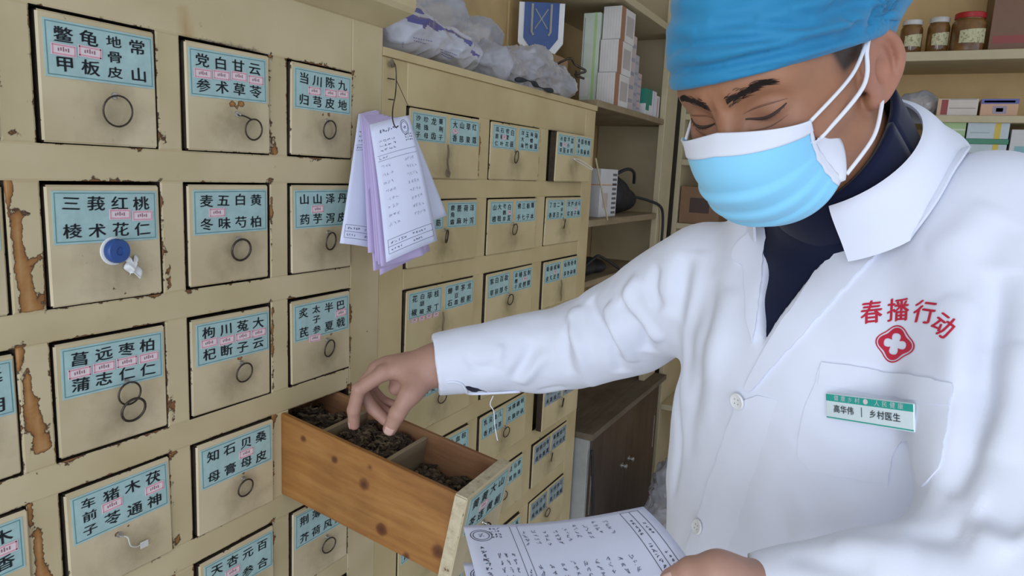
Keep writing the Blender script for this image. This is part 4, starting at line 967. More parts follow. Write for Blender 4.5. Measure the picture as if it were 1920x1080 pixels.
for i, (p0, p1, z0, z1, col, bands, lab) in enumerate([
    (1808, 1752, 1.60, 1.682, (.36,.50,.24), [('x', 0, 1, .6, .66, (.62,.66,.5)), ('x', .5, 1, .2, .4, (.22,.42,.18))], 'light green medicine pack, upper of two on the lower far shelf'),
    (1808, 1750, 1.515, 1.599, (.40,.52,.22), [('x', 0, 1, .85, .97, (.5,.6,.3))], 'light green medicine pack, lower of two on the lower far shelf'),
    (1890, 1811, 1.622, 1.684, (.50,.56,.58), [('x', .66, .80, 0, 1, (.62,.45,.06)), ('x', .08, .55, .3, .36, (.35,.40,.42))], 'white medicine pack with a yellow stripe, upper one'),
    (1892, 1809, 1.604, 1.6215, (.06,.24,.14), [], 'flat dark green box between the two yellow-striped packs'),
    (1890, 1811, 1.515, 1.6035, (.50,.56,.58), [('x', .66, .80, 0, 1, (.62,.45,.06)), ('x', .08, .55, .6, .66, (.35,.40,.42))], 'white medicine pack with a yellow stripe, lower one'),
    (1960, 1895, 1.515, 1.655, (.58,.56,.54), [('x', .15, 1, .0, .6, (.22,.42,.45))], 'white and teal medicine pack at the right edge of the far shelf')]):
    carton('medicine_pack', lab, 'box', 2.54, 2.66, yx(p0, 260), yx(p1, 260), z0, z1, col, bands)
# between the post and the far shelves
carton('cardboard_box', 'brown cardboard box on the far shelf seen between post and face', 'box', 2.54, 2.80, -.20, -.035, 1.25, 1.405, (.22,.12,.06), [('x', .25, .75, .3, .7, (.07,.04,.03))])
bag('plastic_bag', [((2.62,-.115,1.60), (.055,.055,.085), I3)], 'bag_white', 'grey folded plastic bundle on the far shelf beside the mask', seed=6, amp=.012, ridge=12, zmin=1.5155)
carton('white_tub', 'pale white box low on the far shelf behind the shoulder', 'box', 2.54, 2.78, -.22, -.035, 1.0, 1.16, (.50,.55,.50), [('x', 0, 1, .8, .86, (.4,.46,.42))])
# ================================================================== the person
def skin_mat():
    m, n, l, b = nt('skin')
    a = n.new('ShaderNodeAttribute'); a.attribute_name = 'tint'
    t = noise(n, l, 45, 5, .6); r = ramp(n, [(.3, (.86,.84,.82)), (.7, (1.06,1.05,1.04))]); l.new(t.outputs[0], r.inputs[0])
    c = mix(n, l, .7, a.outputs['Color'], r.outputs[0], 'MULTIPLY'); l.new(c, b.inputs['Base Color'])
    b.inputs['Roughness'].default_value = .52; b.inputs['Specular IOR Level'].default_value = .4
    b.inputs['Subsurface Weight'].default_value = .12; b.inputs['Subsurface Radius'].default_value = (.012,.004,.002); b.inputs['Subsurface Scale'].default_value = .4
    t2 = noise(n, l, 420, 3, .6); bump(n, l, b, t2.outputs[0], .12, .0008)
skin_mat()
def cloth(name, col, rough=.85, weave=900, bst=.08, var=.03):
    m, n, l, b = nt(name); t = noise(n, l, 12, 3); r = ramp(n, [(.3, tuple(c*(1-var) for c in col)), (.7, col)]); l.new(t.outputs[0], r.inputs[0]); l.new(r.outputs[0], b.inputs['Base Color'])
    b.inputs['Roughness'].default_value = rough; b.inputs['Specular IOR Level'].default_value = .25; b.inputs['Sheen Weight'].default_value = .15
    t2 = noise(n, l, weave, 2); bump(n, l, b, t2.outputs[0], bst, .0006)
cloth('white_cotton', (.775,.80,.905)); cloth('navy_knit', (.006,.009,.034), .95, 500, .2, .2); cloth('cap_fabric', (.022,.22,.42), .6, 1400, .15, .10)
cloth('mask_blue', (.26,.63,.88), .7, 1200, .1, .04); cloth('mask_white', (.72,.74,.82), .7, 1200, .1, .03); cloth('elastic', (.78,.79,.84), .7, 900, .1); cloth('trousers', (.03,.032,.04))
simple('brow_hair', (.030,.020,.016), .7, .2); simple('lid_line', (.17,.075,.045), .6, .1); simple('lash', (.045,.026,.020), .7, .2); simple('red_print', (.55,.02,.05), .7, .08); simple('badge_white', (.72,.82,.84), .3, .03); simple('badge_green', (.03,.38,.31), .35, .05); simple('badge_ink', (.08,.09,.10), .5); simple('button_white', (.80,.80,.80), .25, .03); simple('shoe_black', (.02,.02,.02), .4)
SKIN = np.array([.34,.157,.085])
HR = np.array([[-.42484,-.79528,-.43261],[-.89985,.31763,.29868],[.10011,-.51640,.85053]])
_u, _s, _v = np.linalg.svd(HR); HR = _u@_v
HT = np.array([.27003,-.72518,1.51797])
hl = lambda P: (P-HT) @ HR           # world -> head frame (x his left, y face, z crown)
hw = lambda q: np.asarray(q, float) @ HR.T + HT
NB = hw((0,-.055,-.15))              # base of the neck
person = empty('person', (.50, -.72, 0), 'person in blue surgical cap, face mask and white coat reaching into the open drawer', 'person')
# ---- head -----------------------------------------------------------------
EAR = [(.068,.000,.012), (.0725,-.007,.026), (.079,-.020,.0305), (.0855,-.032,.022), (.088,-.035,.004), (.084,-.028,-.012), (.077,-.014,-.023), (.071,-.004,-.021)]
EARS = [tuple(p) for p in smoothpath(EAR, 3)]
def head_sdf(P):
    q = hl(P); s = q.copy(); s[:,0] = np.abs(s[:,0])
    d = ellip(q, (0,-.012,.048), (.076,.096,.085))
    d = smin(d, ellip(q, (0,.034,-.014), (.061,.061,.080)), .03)
    d = smin(d, ellip(q, (0,.048,.050), (.058,.047,.045)), .02)
    d = smin(d, capsule(s, (.050,.004,-.046), (.016,.068,-.074), .017, .016), .03)
    d = smin(d, capsule(q, (0,.074,-.076), (0,.080,-.072), .016), .02)
    d = smin(d, capsule(s, (.044,.056,-.006), (.054,.030,.000), .019, .016), .025)
    d = smin(d, capsule(s, (.010,.0865,.036), (.046,.066,.040), .0085, .009), .016)
    d = smax(d, -capsule(s, (.026,.104,.021), (.040,.096,.020), .0165), .014)
    d = smin(d, ellip(s, (.031,.0705,.018), (.0175,.0150,.0145)), .005)
    d = smin(d, capsule(s, (.018,.086,.0035), (.046,.070,.004), .0035), .009)     # fold below the eye
    d = smin(d, capsule(q, (0,.087,.026), (0,.110,-.016), .0062, .0105), .012)
    d = smin(d, np.linalg.norm(s-np.array([.012,.099,-.020]), axis=1)-.0075, .008)
    d = smin(d, ellip(q, (0,.078,-.048), (.026,.020,.016)), .02)
    # frown furrows between the brows
    d = smax(d, -capsule(s, (.0055,.103,.044), (.007,.0995,.030), .0032), .005)
    # ears
    e = None
    for a, b in zip(EARS[:-1], EARS[1:]):
        c = capsule(s, a, b, .0046, .0046); e = c if e is None else np.minimum(e, c)
    e = smin(e, ellip(s, (.0760,-.014,.003), (.0065,.022,.028)), .006)
    e = smin(e, ellip(s, (.0785,-.023,.006), (.0040,.014,.022)), .004)
    e = smin(e, capsule(s, (.079,-.020,.016), (.080,-.020,-.008), .0035), .004)
    e = smin(e, ellip(s, (.0735,-.005,-.020), (.0045,.008,.009)), .005)
    e = smax(e, -ellip(s, (.0870,-.012,.001), (.0095,.010,.014)), .003)
    d = smin(d, e, .005)
    d = smin(d, capsule(s, (.0715,.003,.003), (.0715,.003,-.003), .0045), .004)
    return smin(d, capsule(P, hw((0,-.030,-.040)), NB, .056, .064), .03)
hV, hQ = surfnet(head_sdf, HT-.165, HT+np.array([.165,.165,.15]), .0019)
q = hl(hV); ax_ = np.abs(q[:,0])
hc = np.tile(SKIN, (len(hV), 1))
def blend(c, m, col): return c*(1-m[:,None])+np.array(col)*m[:,None]
ss = lambda x, a, b: np.clip((x-a)/(b-a), 0, 1)**2*(3-2*np.clip((x-a)/(b-a), 0, 1))
hc = blend(hc, .45*np.exp(-(((ax_-.05)/.02)**2+((q[:,2]+.005)/.02)**2)), (.37,.165,.11))
hc = blend(hc, .55*np.exp(-(((ax_-.031)/.019)**2+((q[:,2]-.016)/.011)**2))*(q[:,1] > .05), (.25,.115,.075))
hc = blend(hc, .5*(ax_ > .0755), (.42,.18,.13))
hc = blend(hc, .65*np.exp(-(((ax_-.066)/.02)**2+((q[:,1]-.026)/.0075)**2+((q[:,2]-.022)/.010)**2)), (.17,.075,.045))   # mole-like mark at the temple
hair = ss(q[:,2]-.016, 0, .006)*ss(.030-q[:,1]+.25*(q[:,2]-.02), 0, .008)*(ax_ > .05)
hair = np.maximum(hair, ss(-.045-q[:,1], 0, .01)*ss(q[:,2]+.035, 0, .01))
hc = blend(hc, .92*hair*(ax_ < .0765), (.022,.017,.014))
h_bvh = bvh_of(hV, hQ)
def head_hit(x, z, off=0.0):
    o_ = hw((x,.25,z)); d_ = -HR[:,1]; r = h_bvh.ray_cast(Vector(o_), Vector(d_)); 
    return Vector(hw((x,.08,z))) if r[0] is None else r[0]+r[1]*off
# ---- hands ----------------------------------------------------------------
UPV = np.array([0,0,1.])
def hand_sdf(J, W, EL, rw=.031, fr=.0100):
    """J: dict finger -> list of joints (first = knuckle); thumb starts at its root near the wrist"""
    def fn(P):
        d = capsule(P, EL, W, .036, rw); palm = None
        for k in ('i','m','r','p'):
            c = capsule(P, W+(J[k][0]-W)*.12, J[k][0], .0165, .0122 if k != 'p' else .0108); palm = c if palm is None else smin(palm, c, .014)
        palm = smin(palm, capsule(P, J['t'][0], J['t'][1], .0205, .0155), .018)
        palm = smin(palm, capsule(P, J['t'][1]*.75+J['t'][0]*.25, J['i'][0]*.6+W*.4, .0115, .0125), .018)
        palm = smin(palm, capsule(P, W, J['m'][0]*.85+W*.15+UPV*.004, .024, .0135), .016)
        if 'pad' in J: palm = smin(palm, capsule(P, J['pad'][0], J['pad'][1], .0135, .0115), .016)
        d = smin(d, palm, .022)
        for k, rr in (('i',1.08), ('m',1.1), ('r',1.04), ('p',.9)):
            f = None; j = J[k]; rad = [fr*rr*1.12, fr*rr, fr*rr*.93, fr*rr*.80]
            for a, b, r0, r1 in zip(j[:-1], j[1:], rad[:-1], rad[1:]):
                c = capsule(P, a, b, r0, r1); f = c if f is None else smin(f, c, .003)
            d = smin(d, f, .0045)
        f = None; j = J['t']; rad = [.0185, .0148, .0128, .0108]
        for a, b, r0, r1 in zip(j[1:-1], j[2:], rad[1:-1], rad[2:]):
            c = capsule(P, a, b, r0, r1); f = c if f is None else smin(f, c, .004)
        return smin(d, f, .007)
    return fn
RW = at(824, 682, 1.105)
RE = at(1098, 642, 1.135)
JR = {'pad': [at(784,708,1.128), at(742,728,1.136)], 'i': [at(720,699,1.090), at(673,730,1.083), at(663,769,1.093), at(664,796,1.105)],
      'm': [at(708,692,1.112), at(674,729,1.118), at(698,764,1.124), at(722,788,1.120)],
      'r': [at(704,693,1.132), at(682,731,1.142), at(706,762,1.146), at(728,774,1.140)],
      'p': [at(712,696,1.150), at(696,728,1.160), at(718,752,1.162), at(738,758,1.156)],
      't': [at(798,704,1.094), at(768,740,1.070), at(746,774,1.064), at(731,804,1.074)]}
rV, rQ = surfnet(hand_sdf(JR, RW, RE), np.min([*[p for j in JR.values() for p in j], RW], 0)-.03, np.max([*[p for j in JR.values() for p in j], RW], 0)+np.array([.06,.03,.03]), .0016)
LW = at(1462, 1135, .555); LE = at(1955, 1115, .515)
JL = {'i': [at(1335,1120,.575), at(1262,1128,.590), at(1222,1120,.600), at(1195,1112,.607)],
      'm': [at(1345,1140,.590), at(1270,1142,.607), at(1228,1132,.615), at(1200,1122,.620)],
      'r': [at(1352,1158,.605), at(1285,1158,.622), at(1245,1146,.630), at(1220,1136,.632)],
      'p': [at(1362,1172,.618), at(1308,1172,.632), at(1275,1160,.640), at(1256,1150,.642)],
      't': [at(1405,1102,.548), at(1345,1074,.545), at(1298,1076,.556), at(1262,1090,.566)]}
lV, lQ = surfnet(hand_sdf(JL, LW, LE), np.min([*[p for j in JL.values() for p in j], LW], 0)-.03, np.max([*[p for j in JL.values() for p in j], LW], 0)+.03, .0018)
def hand_col(V, J):
    c = np.tile(np.array([.43,.245,.185]), (len(V), 1))
    for k, j in J.items():
        tip = j[-1]; m = np.exp(-(np.linalg.norm(V-tip, axis=1)/.014)**2); c = blend(c, .35*m, (.56,.26,.20))
        for jj in j[1:-1]: c = blend(c, .25*np.exp(-(np.linalg.norm(V-jj, axis=1)/.008)**2), (.42,.19,.13))
    return c
# ---- torso, legs (under the clothes) ----------------------------------------
RS = at(1330, 528, .915); LS = at(1845, 446, .668)
TM = (RS+LS)/2; tx = (LS-RS)/np.linalg.norm(LS-RS)
_n = np.array([-tx[1]*-1, -tx[0], 0]); _n = np.array([tx[1], -tx[0], 0.]); _n /= np.linalg.norm(_n)      # facing: towards the drawers
if _n@np.array([-.9,.44,0]) < 0: _n = -_n
_n = _n*math.cos(.14)+np.array([0,0,-1])*math.sin(.14)
_n -= tx*(_n@tx); _n /= np.linalg.norm(_n); tz = np.cross(_n, tx); 
if tz[2] < 0: tz = -tz
TT = np.stack([tx, _n, tz], 1); tl_ = lambda P: (P-TM) @ TT; tw = lambda q: np.asarray(q, float) @ TT.T + TM
HIP = tw((0,.02,-.62)); HIP[2] = .86
def body_sdf(P):
    q = tl_(P); s = q.copy(); s[:,0] = np.abs(s[:,0])
    d = ellip(q, (0,.012,-.15), (.150,.095,.19)); d = smin(d, ellip(q, (0,.012,-.40), (.140,.105,.25)), .05)
    d = smin(d, capsule(s, (.0,-.01,-.02), (.135,-.005,-.045), .05, .05), .04)
    d = smin(d, capsule(P, NB, tw((0,-.01,-.06)), .058, .07), .04)
    d = smin(d, capsule(P, RS, RE, .05, .038), .03); d = smin(d, capsule(P, LS, LE, .05, .038), .03)
    d = smin(d, capsule(P, RE, RW, .037, .026), .02); d = smin(d, capsule(P, LE, LW, .037, .026), .02)
    for sgn in (-1, 1):
        side = np.array([tx[0], tx[1], 0])*.09*sgn; hip = HIP+side; kn = hip*np.array([1,1,0])+np.array([0,0,.47]); an = kn*np.array([1,1,0])+np.array([.01,0,.07])
        d = smin(d, capsule(P, hip, kn, .085, .058), .04); d = smin(d, capsule(P, kn, an, .055, .038), .03)
        toe = an+np.array([_n[0],_n[1],0])*.17; toe[2] = .035; d = smin(d, capsule(P, an*np.array([1,1,0])+np.array([0,0,.04]), toe, .038, .032), .02)
    return d
bV, bQ = surfnet(body_sdf, np.array([-.15,-1.2,0.0])-.01, np.array([.85,-.15,1.52]), .010)
V = np.concatenate([hV, rV, lV, bV]); Q = np.concatenate([hQ, rQ+len(hV), lQ+len(hV)+len(rV), bQ+len(hV)+len(rV)+len(lV)])
C_ = np.concatenate([hc, hand_col(rV, JR), hand_col(lV, JL), np.tile(SKIN, (len(bV), 1))])
body = npmesh('body', V, Q, ['skin'], person, C_); body['label'] = 'face, ears, neck and hands with tanned skin'
# nails
for (J, k, lab) in ((JR,'t',0), (JR,'i',0), (JL,'t',0)):
    tip = Vector(J[k][-1]); ax = (tip-Vector(J[k][-2])).normalized(); tocam = (Vector(CAM)-tip); tocam -= ax*tocam.dot(ax); tocam.normalize()
    if k == 'i': tocam = (tocam*.2+Vector((-CR))*1.0); tocam -= ax*tocam.dot(ax); tocam.normalize()
    sd = ax.cross(tocam); r0 = .0110 if k == 't' else .0090
    def nf(u, v): 
        a = (u-.5)*1.5; return tip-ax*.0075+ax*(.0125*v)+(tocam*math.cos(a)+sd*math.sin(a))*(r0+.0006-.0012*v*v)
    mb = MB(); mb.grid(nf, 8, 6, .0006); mb.build('fingernail', simple('nail_%s%d' % (k, id(J) % 97), (.62,.38,.32), .3, .04), body, smooth=True, world=True)
# ---- brows, lashes -----------------------------------------------------------
for sg in (1, -1):
    mb = MB(); r_ = random.Random(5+sg)
    for i in range(330):
        t = r_.random(); x = .009+.034*t; zc = .0360+.0100*t**.8-.0035*max(0, t-.8)/.2; wz = .0050*(1-.5*t)*(.55+.45*r_.random())
        z = zc+max(-1.7, min(1.7, r_.gauss(0, .55)))*wz
        a = head_hit(sg*x, z, .0003); dx = .0045+.003*t; e_ = r_.uniform(-.0012,.0012); b = head_hit(sg*(x+dx*.55), z+e_*.5+.0022*(1-t)-.0008*t, .0009); c = head_hit(sg*(x+dx), z+e_+.0026*(1-t)-.0022*t, .0007)
        mb.tube([a, b, c], [.00026, .00024, .00005], 3, caps=False)
    mb.build('eyebrow', 'brow_hair', person, world=True)
    mb = MB(); pts = [head_hit(sg*(.0155+.0325*t), .0165-.0055*math.sin(math.pi*(t*.9))+.0052*t, .0004) for t in [k/12 for k in range(13)]]
    mb.tube(pts, [.0003+.0013*math.sin(math.pi*min(1, .10+.85*(k/12)**1.3)) for k in range(13)], 6)
    for k in range(5, 13):
        for e in range(1):
            p = pts[k].lerp(pts[k-1], r_.random()); q2 = Vector(hw(hl(np.array([p]))[0]+np.array([sg*.0010, .0022, -.0020]))); mb.tube([p, q2], [.00035, .0001], 3, caps=False)
    mb.build('eyelashes', 'lash', person, world=True)
    mb = MB(); pts = [head_hit(sg*(.017+.030*t), .0075-.0035*math.sin(math.pi*t)+.003*t, .0001) for t in [k/12 for k in range(13)]]
    mb.tube(pts, [.0001+.0006*math.sin(math.pi*k/12) for k in range(13)], 5); mb.build('eye_bag_crease', 'lid_line', person, world=True)
    mb = MB(); pts = [head_hit(sg*(.0150+.034*t), .0255-.0042*(1-t)**2+.0012*t-.0035*t*t, .0001) for t in [k/12 for k in range(13)]]
    mb.tube(pts, [.0002+.0007*math.sin(math.pi*k/12) for k in range(13)], 5); mb.build('eyelid_crease', 'lid_line', person, world=True)
# ---- cap ---------------------------------------------------------------------
KNOT = hw((.081,-.022,.036))
def cap_sdf(P):
    q = hl(P)
    d = ellip(q, (0,-.012,.060), (.087,.107,.098))
    sk = smin(ellip(q, (0,-.012,.048), (.076,.096,.085)), ellip(q, (0,.034,-.014), (.061,.061,.080)), .03)
    sk = smin(sk, ellip(q, (0,.048,.050), (.058,.047,.045)), .02)
    d = smin(d, sk-.0075, .01)
    d = smin(d, ellip(q, (.0,-.060,.085), (.090,.090,.085)), .04)
    d = smin(d, ellip(q, (.030,-.105,.062), (.062,.050,.045)), .02)
    hem = .0315+.233*q[:,1]-.35*np.maximum(0, -q[:,1]-.03)
    hem = np.maximum(hem, .012)
    d = smax(d, (hem-q[:,2])*.95, .004)
    return d
cV, cQ = surfnet(cap_sdf, HT-.22, HT+.24, .0026)
N = vnormals(cV, cQ); q = hl(cV); kq = hl(KNOT[None])[0]
rad = np.linalg.norm(q-kq, axis=1); ang = np.arctan2(q[:,2]-kq[2], q[:,1]-kq[1])
hemd = q[:,2]-(.0315+.233*q[:,1])
amp = .0030*np.exp(-((rad-.035)/.055)**2)*ss(hemd, .004, .02)*(q[:,0] > 0)
dsp = amp*np.sin(ang*16+2.2*np.sin(ang*5))
gather = np.sin((hemd*260)+3*np.sin(q[:,1]*28+q[:,0]*12)+2*np.sin(q[:,0]*40))*np.array([.7+1.6*mnoise.noise(Vector(p*22)+Vector((3,1,7))) for p in q])*.0030*ss(hemd, .006, .018)*(1-ss(hemd, .055, .095))
big = np.array([mnoise.noise(Vector(p*17))+.6*mnoise.noise(Vector(p*41)) for p in q])*.0035*ss(hemd, .02, .06)
band = -.0022*np.exp(-((hemd-.016)/.0035)**2)
cV = cV+N*(dsp+gather+big+band)[:,None]
def seg_dist(V, P):
    best = np.full(len(V), 9.); bt = np.zeros(len(V))
    for i, (a, b) in enumerate(zip(P[:-1], P[1:])):
        ab = b-a; t = np.clip(((V-a)@ab)/(ab@ab+1e-12), 0, 1); d = np.linalg.norm(V-a-t[:,None]*ab, axis=1); m = d < best; best[m] = d[m]; bt[m] = (i+t[m])/(len(P)-1)
    return best, bt
cap_bvh = bvh_of(cV, cQ); N = vnormals(cV, cQ); dsp = np.zeros(len(cV))
for line, w, a in (([(1285,128),(1400,108),(1520,85),(1610,62)], .0032, -.0034), ([(1262,92),(1350,75),(1450,72),(1560,70)], .0036, -.0036), ([(1300,60),(1400,45),(1500,50),(1600,58)], .004, -.0036), ([(1250,50),(1330,40),(1420,30)], .004, -.003), ([(1480,20),(1560,40),(1615,60)], .004, -.0034),
                   ([(1560,5),(1600,35),(1622,62)], .004, -.004), ([(1650,10),(1635,40),(1625,60)], .004, -.004), ([(1285,152),(1400,134),(1520,110),(1600,84)], .0022, -.0022), ([(1300,112),(1400,92),(1500,76)], .004, .0026), ([(1290,78),(1400,60),(1520,60)], .005, .003), ([(1520,30),(1590,50),(1620,62)], .004, .003)):
    P_ = [cap_bvh.ray_cast(Vector(CAM), Vector(ray(*p)).normalized())[0] for p in line]; P_ = [p for p in P_ if p is not None]
    if len(P_) < 2: continue
    P_ = np.array([tuple(p) for p in smoothpath(P_, 6)]); d_, t_ = seg_dist(cV, P_); dsp += a*np.sin(np.clip(t_, 0, 1)*math.pi)**.4*np.exp(-(d_/w)**2)
cV = cV+N*dsp[:,None]
cap = npmesh('surgical_cap', cV, cQ, ['cap_fabric'], person); cap['label'] = 'blue disposable surgical cap gathered above the ear'
mb = MB(); kk = Vector(KNOT)
mb.tube(smoothpath([Vector(hw((.083,-.020,.042))), Vector(hw((.090,-.030,.040))), Vector(hw((.088,-.042,.034))), Vector(hw((.083,-.034,.030))), Vector(hw((.082,-.022,.034)))], 5, closed=True), .0042, 7, closed=True)
mb.build('cap_knot', 'cap_fabric', cap, smooth=True, world=True)
# ---- mask --------------------------------------------------------------------
def mask_pt(u, v):
    """u -1..1 across (1 = his left), v 0 top .. 1 bottom, head frame"""
    s = abs(u); th = min(s, 1.0)*math.pi/2
    yc = [.1085,.1235,.1265,.1200,.1060,.0860]; zc = [.0150,-.004,-.026,-.050,-.074,-.0905]
    t = v*5; i = min(4, int(t)); f = t-i
    cr = lambda L: .5*((2*L[i])+(L[i+1]-L[max(0,i-1)])*f+(2*L[max(0,i-1)]-5*L[i]+4*L[i+1]-L[min(5,i+2)])*f*f+(3*L[i]-L[max(0,i-1)]-3*L[i+1]+L[min(5,i+2)])*f**3)
    Y, Z = cr(yc), cr(zc)
    xs = .064-.006*math.sin(math.pi*v); ys = .078-.020*v; zs = .0035-.066*v
    cy = max(0.0, math.cos(th))
    # nose tent near the top, flatter cheeks below
    k = 1.55-.75*v
    x = xs*math.sin(th)**(.95)+.03*max(0, s-1); y = ys+(Y-ys)*cy**k; z = zs+(Z-zs)*cy**(1.25)
    z += -.004*math.sin(math.pi*s)*(1-v)
    p = v; pl = 0
    for c0 in (.50, .70, .86): pl += .0030*math.tanh((v-c0)*60)*math.exp(-((v-c0)/.10)**2)
    y += pl*(1-.2*s-.8*s**8)
    return (math.copysign(x, u), y, z)
mh = lambda u, v: hw(mask_pt(u, v))
NU, NV = 44, 40
def mgrid(u0, u1, v0, v1, nu, nv, off=0.0):
    P = np.array([[mh(u0+(u1-u0)*i/nu, v0+(v1-v0)*j/nv) for i in range(nu+1)] for j in range(nv+1)])
    du = np.gradient(P, axis=1); dv = np.gradient(P, axis=0); Nn = np.cross(dv, du); Nn /= np.linalg.norm(Nn, axis=2, keepdims=True)
    if (Nn[nv//2, nu//2] @ HR[:,1]) < 0: Nn = -Nn
    for _ in range(1): pass
    return P+Nn*off
mask = MB().gridP(mgrid(-1, 1, 0, 1, NU, NV), .0006).build('face_mask', 'mask_blue', person, smooth=True, world=True); mask['label'] = 'light blue pleated surgical face mask with a white top band'
MB().gridP(mgrid(-1, 1, -.005, .165, NU, 8, .0007), .0012).build('top_band', 'mask_white', mask, smooth=True, world=True)
MB().gridP(mgrid(.90, 1.012, .0, .99, 4, 20, .0007), .0012).build('side_binding', 'mask_white', mask, smooth=True, world=True)
mb = MB()
for k in range(40):
    u = -.9+1.85*k/40; a, b = mgrid(u, u+.024, .085, .095, 1, 1, .0012)[0]; mb.tube([a, b], .0003, 4)
mb.build('stitching', 'label_edge', mask, world=True)
# white inner flap folded out at the near side
mb = MB(); 
def flap(u, v):
    a = math.pi*(v-.5); rr = .025*max(0,math.cos(a))**.8 if abs(v-.5) < .499 else 0
    vv = .30+.70*v; b = np.array((.0655-.006*math.sin(math.pi*vv), .078-.020*vv, .0035-.066*vv)); return hw((b[0]+.0015-.006*(1-u)+.003*math.sin(math.pi*u), b[1]+.006-(rr+.006)*u, b[2]+.006*u*math.cos(a)))
mb.grid(flap, 8, 14, .0006); mb.build('inner_flap', 'mask_white', mask, smooth=True, world=True)
et = hw((.0775,-.010,.0305)); 
def strap(a, mids, b, r=.0016): 
    mb = MB(); mb.tube(smoothpath([a, *mids, b], 8), r, 7); mb.build('ear_loop', 'elastic', mask, smooth=True, world=True)
m0 = hw(np.array(mask_pt(1, .02))+np.array([.001,0,0])); m1 = hw(np.array(mask_pt(1, .34))+np.array([.0025,-.004,0])); m2 = hw(np.array(mask_pt(1, .97))+np.array([.003,-.006,0]))
strap(m0, [hw((.079,.030,.016))], et); strap(m1, [hw((.0815,.022,.002)), hw((.080,.000,.024))], hw((.079,-.010,.031)), .0019)
strap(m2, [hw((.079,.022,-.044)), hw((.080,.000,-.028))], hw((.076,-.015,-.020)), .0018)
mR = [hw(np.array(mask_pt(-1, v))*np.array([1,1,1])) for v in (.05, .95)]
strap(mR[0], [hw((-.077,.03,.014))], hw((-.078,-.010,.0305))); strap(mR[1], [hw((-.077,.02,-.03))], hw((-.078,-.016,-.018)))
# ---- white coat ------------------------------------------------------------------
def arm_axis(P, a, b):
    ab = b-a; return ((P-a)@ab)/(ab@ab)
RC = RE+(RW-RE)*1.03                         # where the right cuff ends
LC = LE+(LW-LE)*1.10
def coat_base(P, grow=0.0):
    q = tl_(P); s = q.copy(); s[:,0] = np.abs(s[:,0])
    d = ellip(q, (0,.022,-.150), (.172,.122,.185)); d = smin(d, ellip(q, (-.055,.030,-.42), (.225,.140,.30)), .05)
    d = smin(d, ellip(q, (-.115,.010,-.27), (.140,.110,.22)), .04)
    d = smin(d, capsule(s, (.0,-.012,-.030), (.145,-.008,-.055), .060, .054), .04)
    d = smin(d, capsule(s, (.040,-.02,.065), (.125,-.012,-.030), .040, .048), .03)
    d = smin(d, capsule(s, (.052,.010,.055), (.085,.070,-.07), .042, .045), .03)
    d = smin(d, capsule(P, tw((-.06,.02,-.45)), np.array([HIP[0]+.03,HIP[1]+.03,.55]), .205, .22), .06)
    return d+grow
def coat_sdf(P):
    d = coat_base(P)
    r_ = capsule(P, RS, RE, .078, .066); r_ = smin(r_, capsule(P, RE, RC, .066, .049), .02)
    r_ = smin(r_, capsule(P, RS*.45+RE*.55+np.array([0,0,-.022]), RE+(RC-RE)*.30+np.array([0,0,-.016]), .060, .055), .02)
    d = smin(d, r_, .035)
    l_ = capsule(P, LS, LE, .082, .076); l_ = smin(l_, capsule(P, LE, LC, .074, .040), .02); d = smin(d, l_, .030)
    # open cuffs
    for E_, Cc, ri in ((RE, RC, .036), (LE, LC, .031)):
        ax = (Cc-E_)/np.linalg.norm(Cc-E_); t = (P-Cc)@ax; rad = np.linalg.norm(P-Cc-t[:,None]*ax, axis=1)
        near = rad < .14
        d = np.where(near & (t > -.06), np.maximum(d, t), d)
        d = np.where(near & (t > -.045), np.maximum(d, -(np.maximum(rad-ri, -.05-t))), d)
    return d
V0, Q0 = surfnet(coat_sdf, np.array([-.22,-1.22,.60]), np.array([.86,-.12,1.56]), .0105)
c_bvh0 = bvh_of(V0, Q0)
def hit0(px, py):
    r = c_bvh0.ray_cast(Vector(CAM), Vector(ray(px, py)).normalized())
    return None if r[0] is None else np.array(r[0])
VA, VL, VR = [tl_(hit0(*p)[None])[0] for p in ((1426,648), (1446,425), (1574,432))]
def edge2(A, B):
    d = np.array([B[0]-A[0], B[2]-A[2]]); d /= np.linalg.norm(d); return np.array([A[0], A[2]]), np.array([d[1], -d[0]])
eL, nL = edge2(VA, VL); eR, nR = edge2(VA, VR)
def vee(q):
    x = q[:,[0,2]]; a = (x-eL)@nL; b = -(x-eR)@nR
    sgn = 1
    return a, b
_t = vee(np.array([[(VL[0]+VR[0])/2, 0, (VL[2]+VR[2])/2]])); sL = -np.sign(_t[0][0]); sR = -np.sign(_t[1][0])
def coat_full(P):
    d = coat_sdf(P); q = tl_(P); a, b = vee(q); v = smax(a*sL, b*sR, .004)
    v = np.maximum(v, -(q[:,1]+.02)); d = smax(d, -v, .005)
    return d
V, Q = surfnet(coat_full, np.array([-.22,-1.22,.50]), np.array([.86,-.12,1.56]), .0042, smooth=2)
N = vnormals(V, Q)
c_bvh = bvh_of(V, Q)
def hit(px, py, off=0.0, b=None):
    r = (b or c_bvh).ray_cast(Vector(CAM), Vector(ray(px, py)).normalized())
    return None if r[0] is None else r[0]+r[1]*off
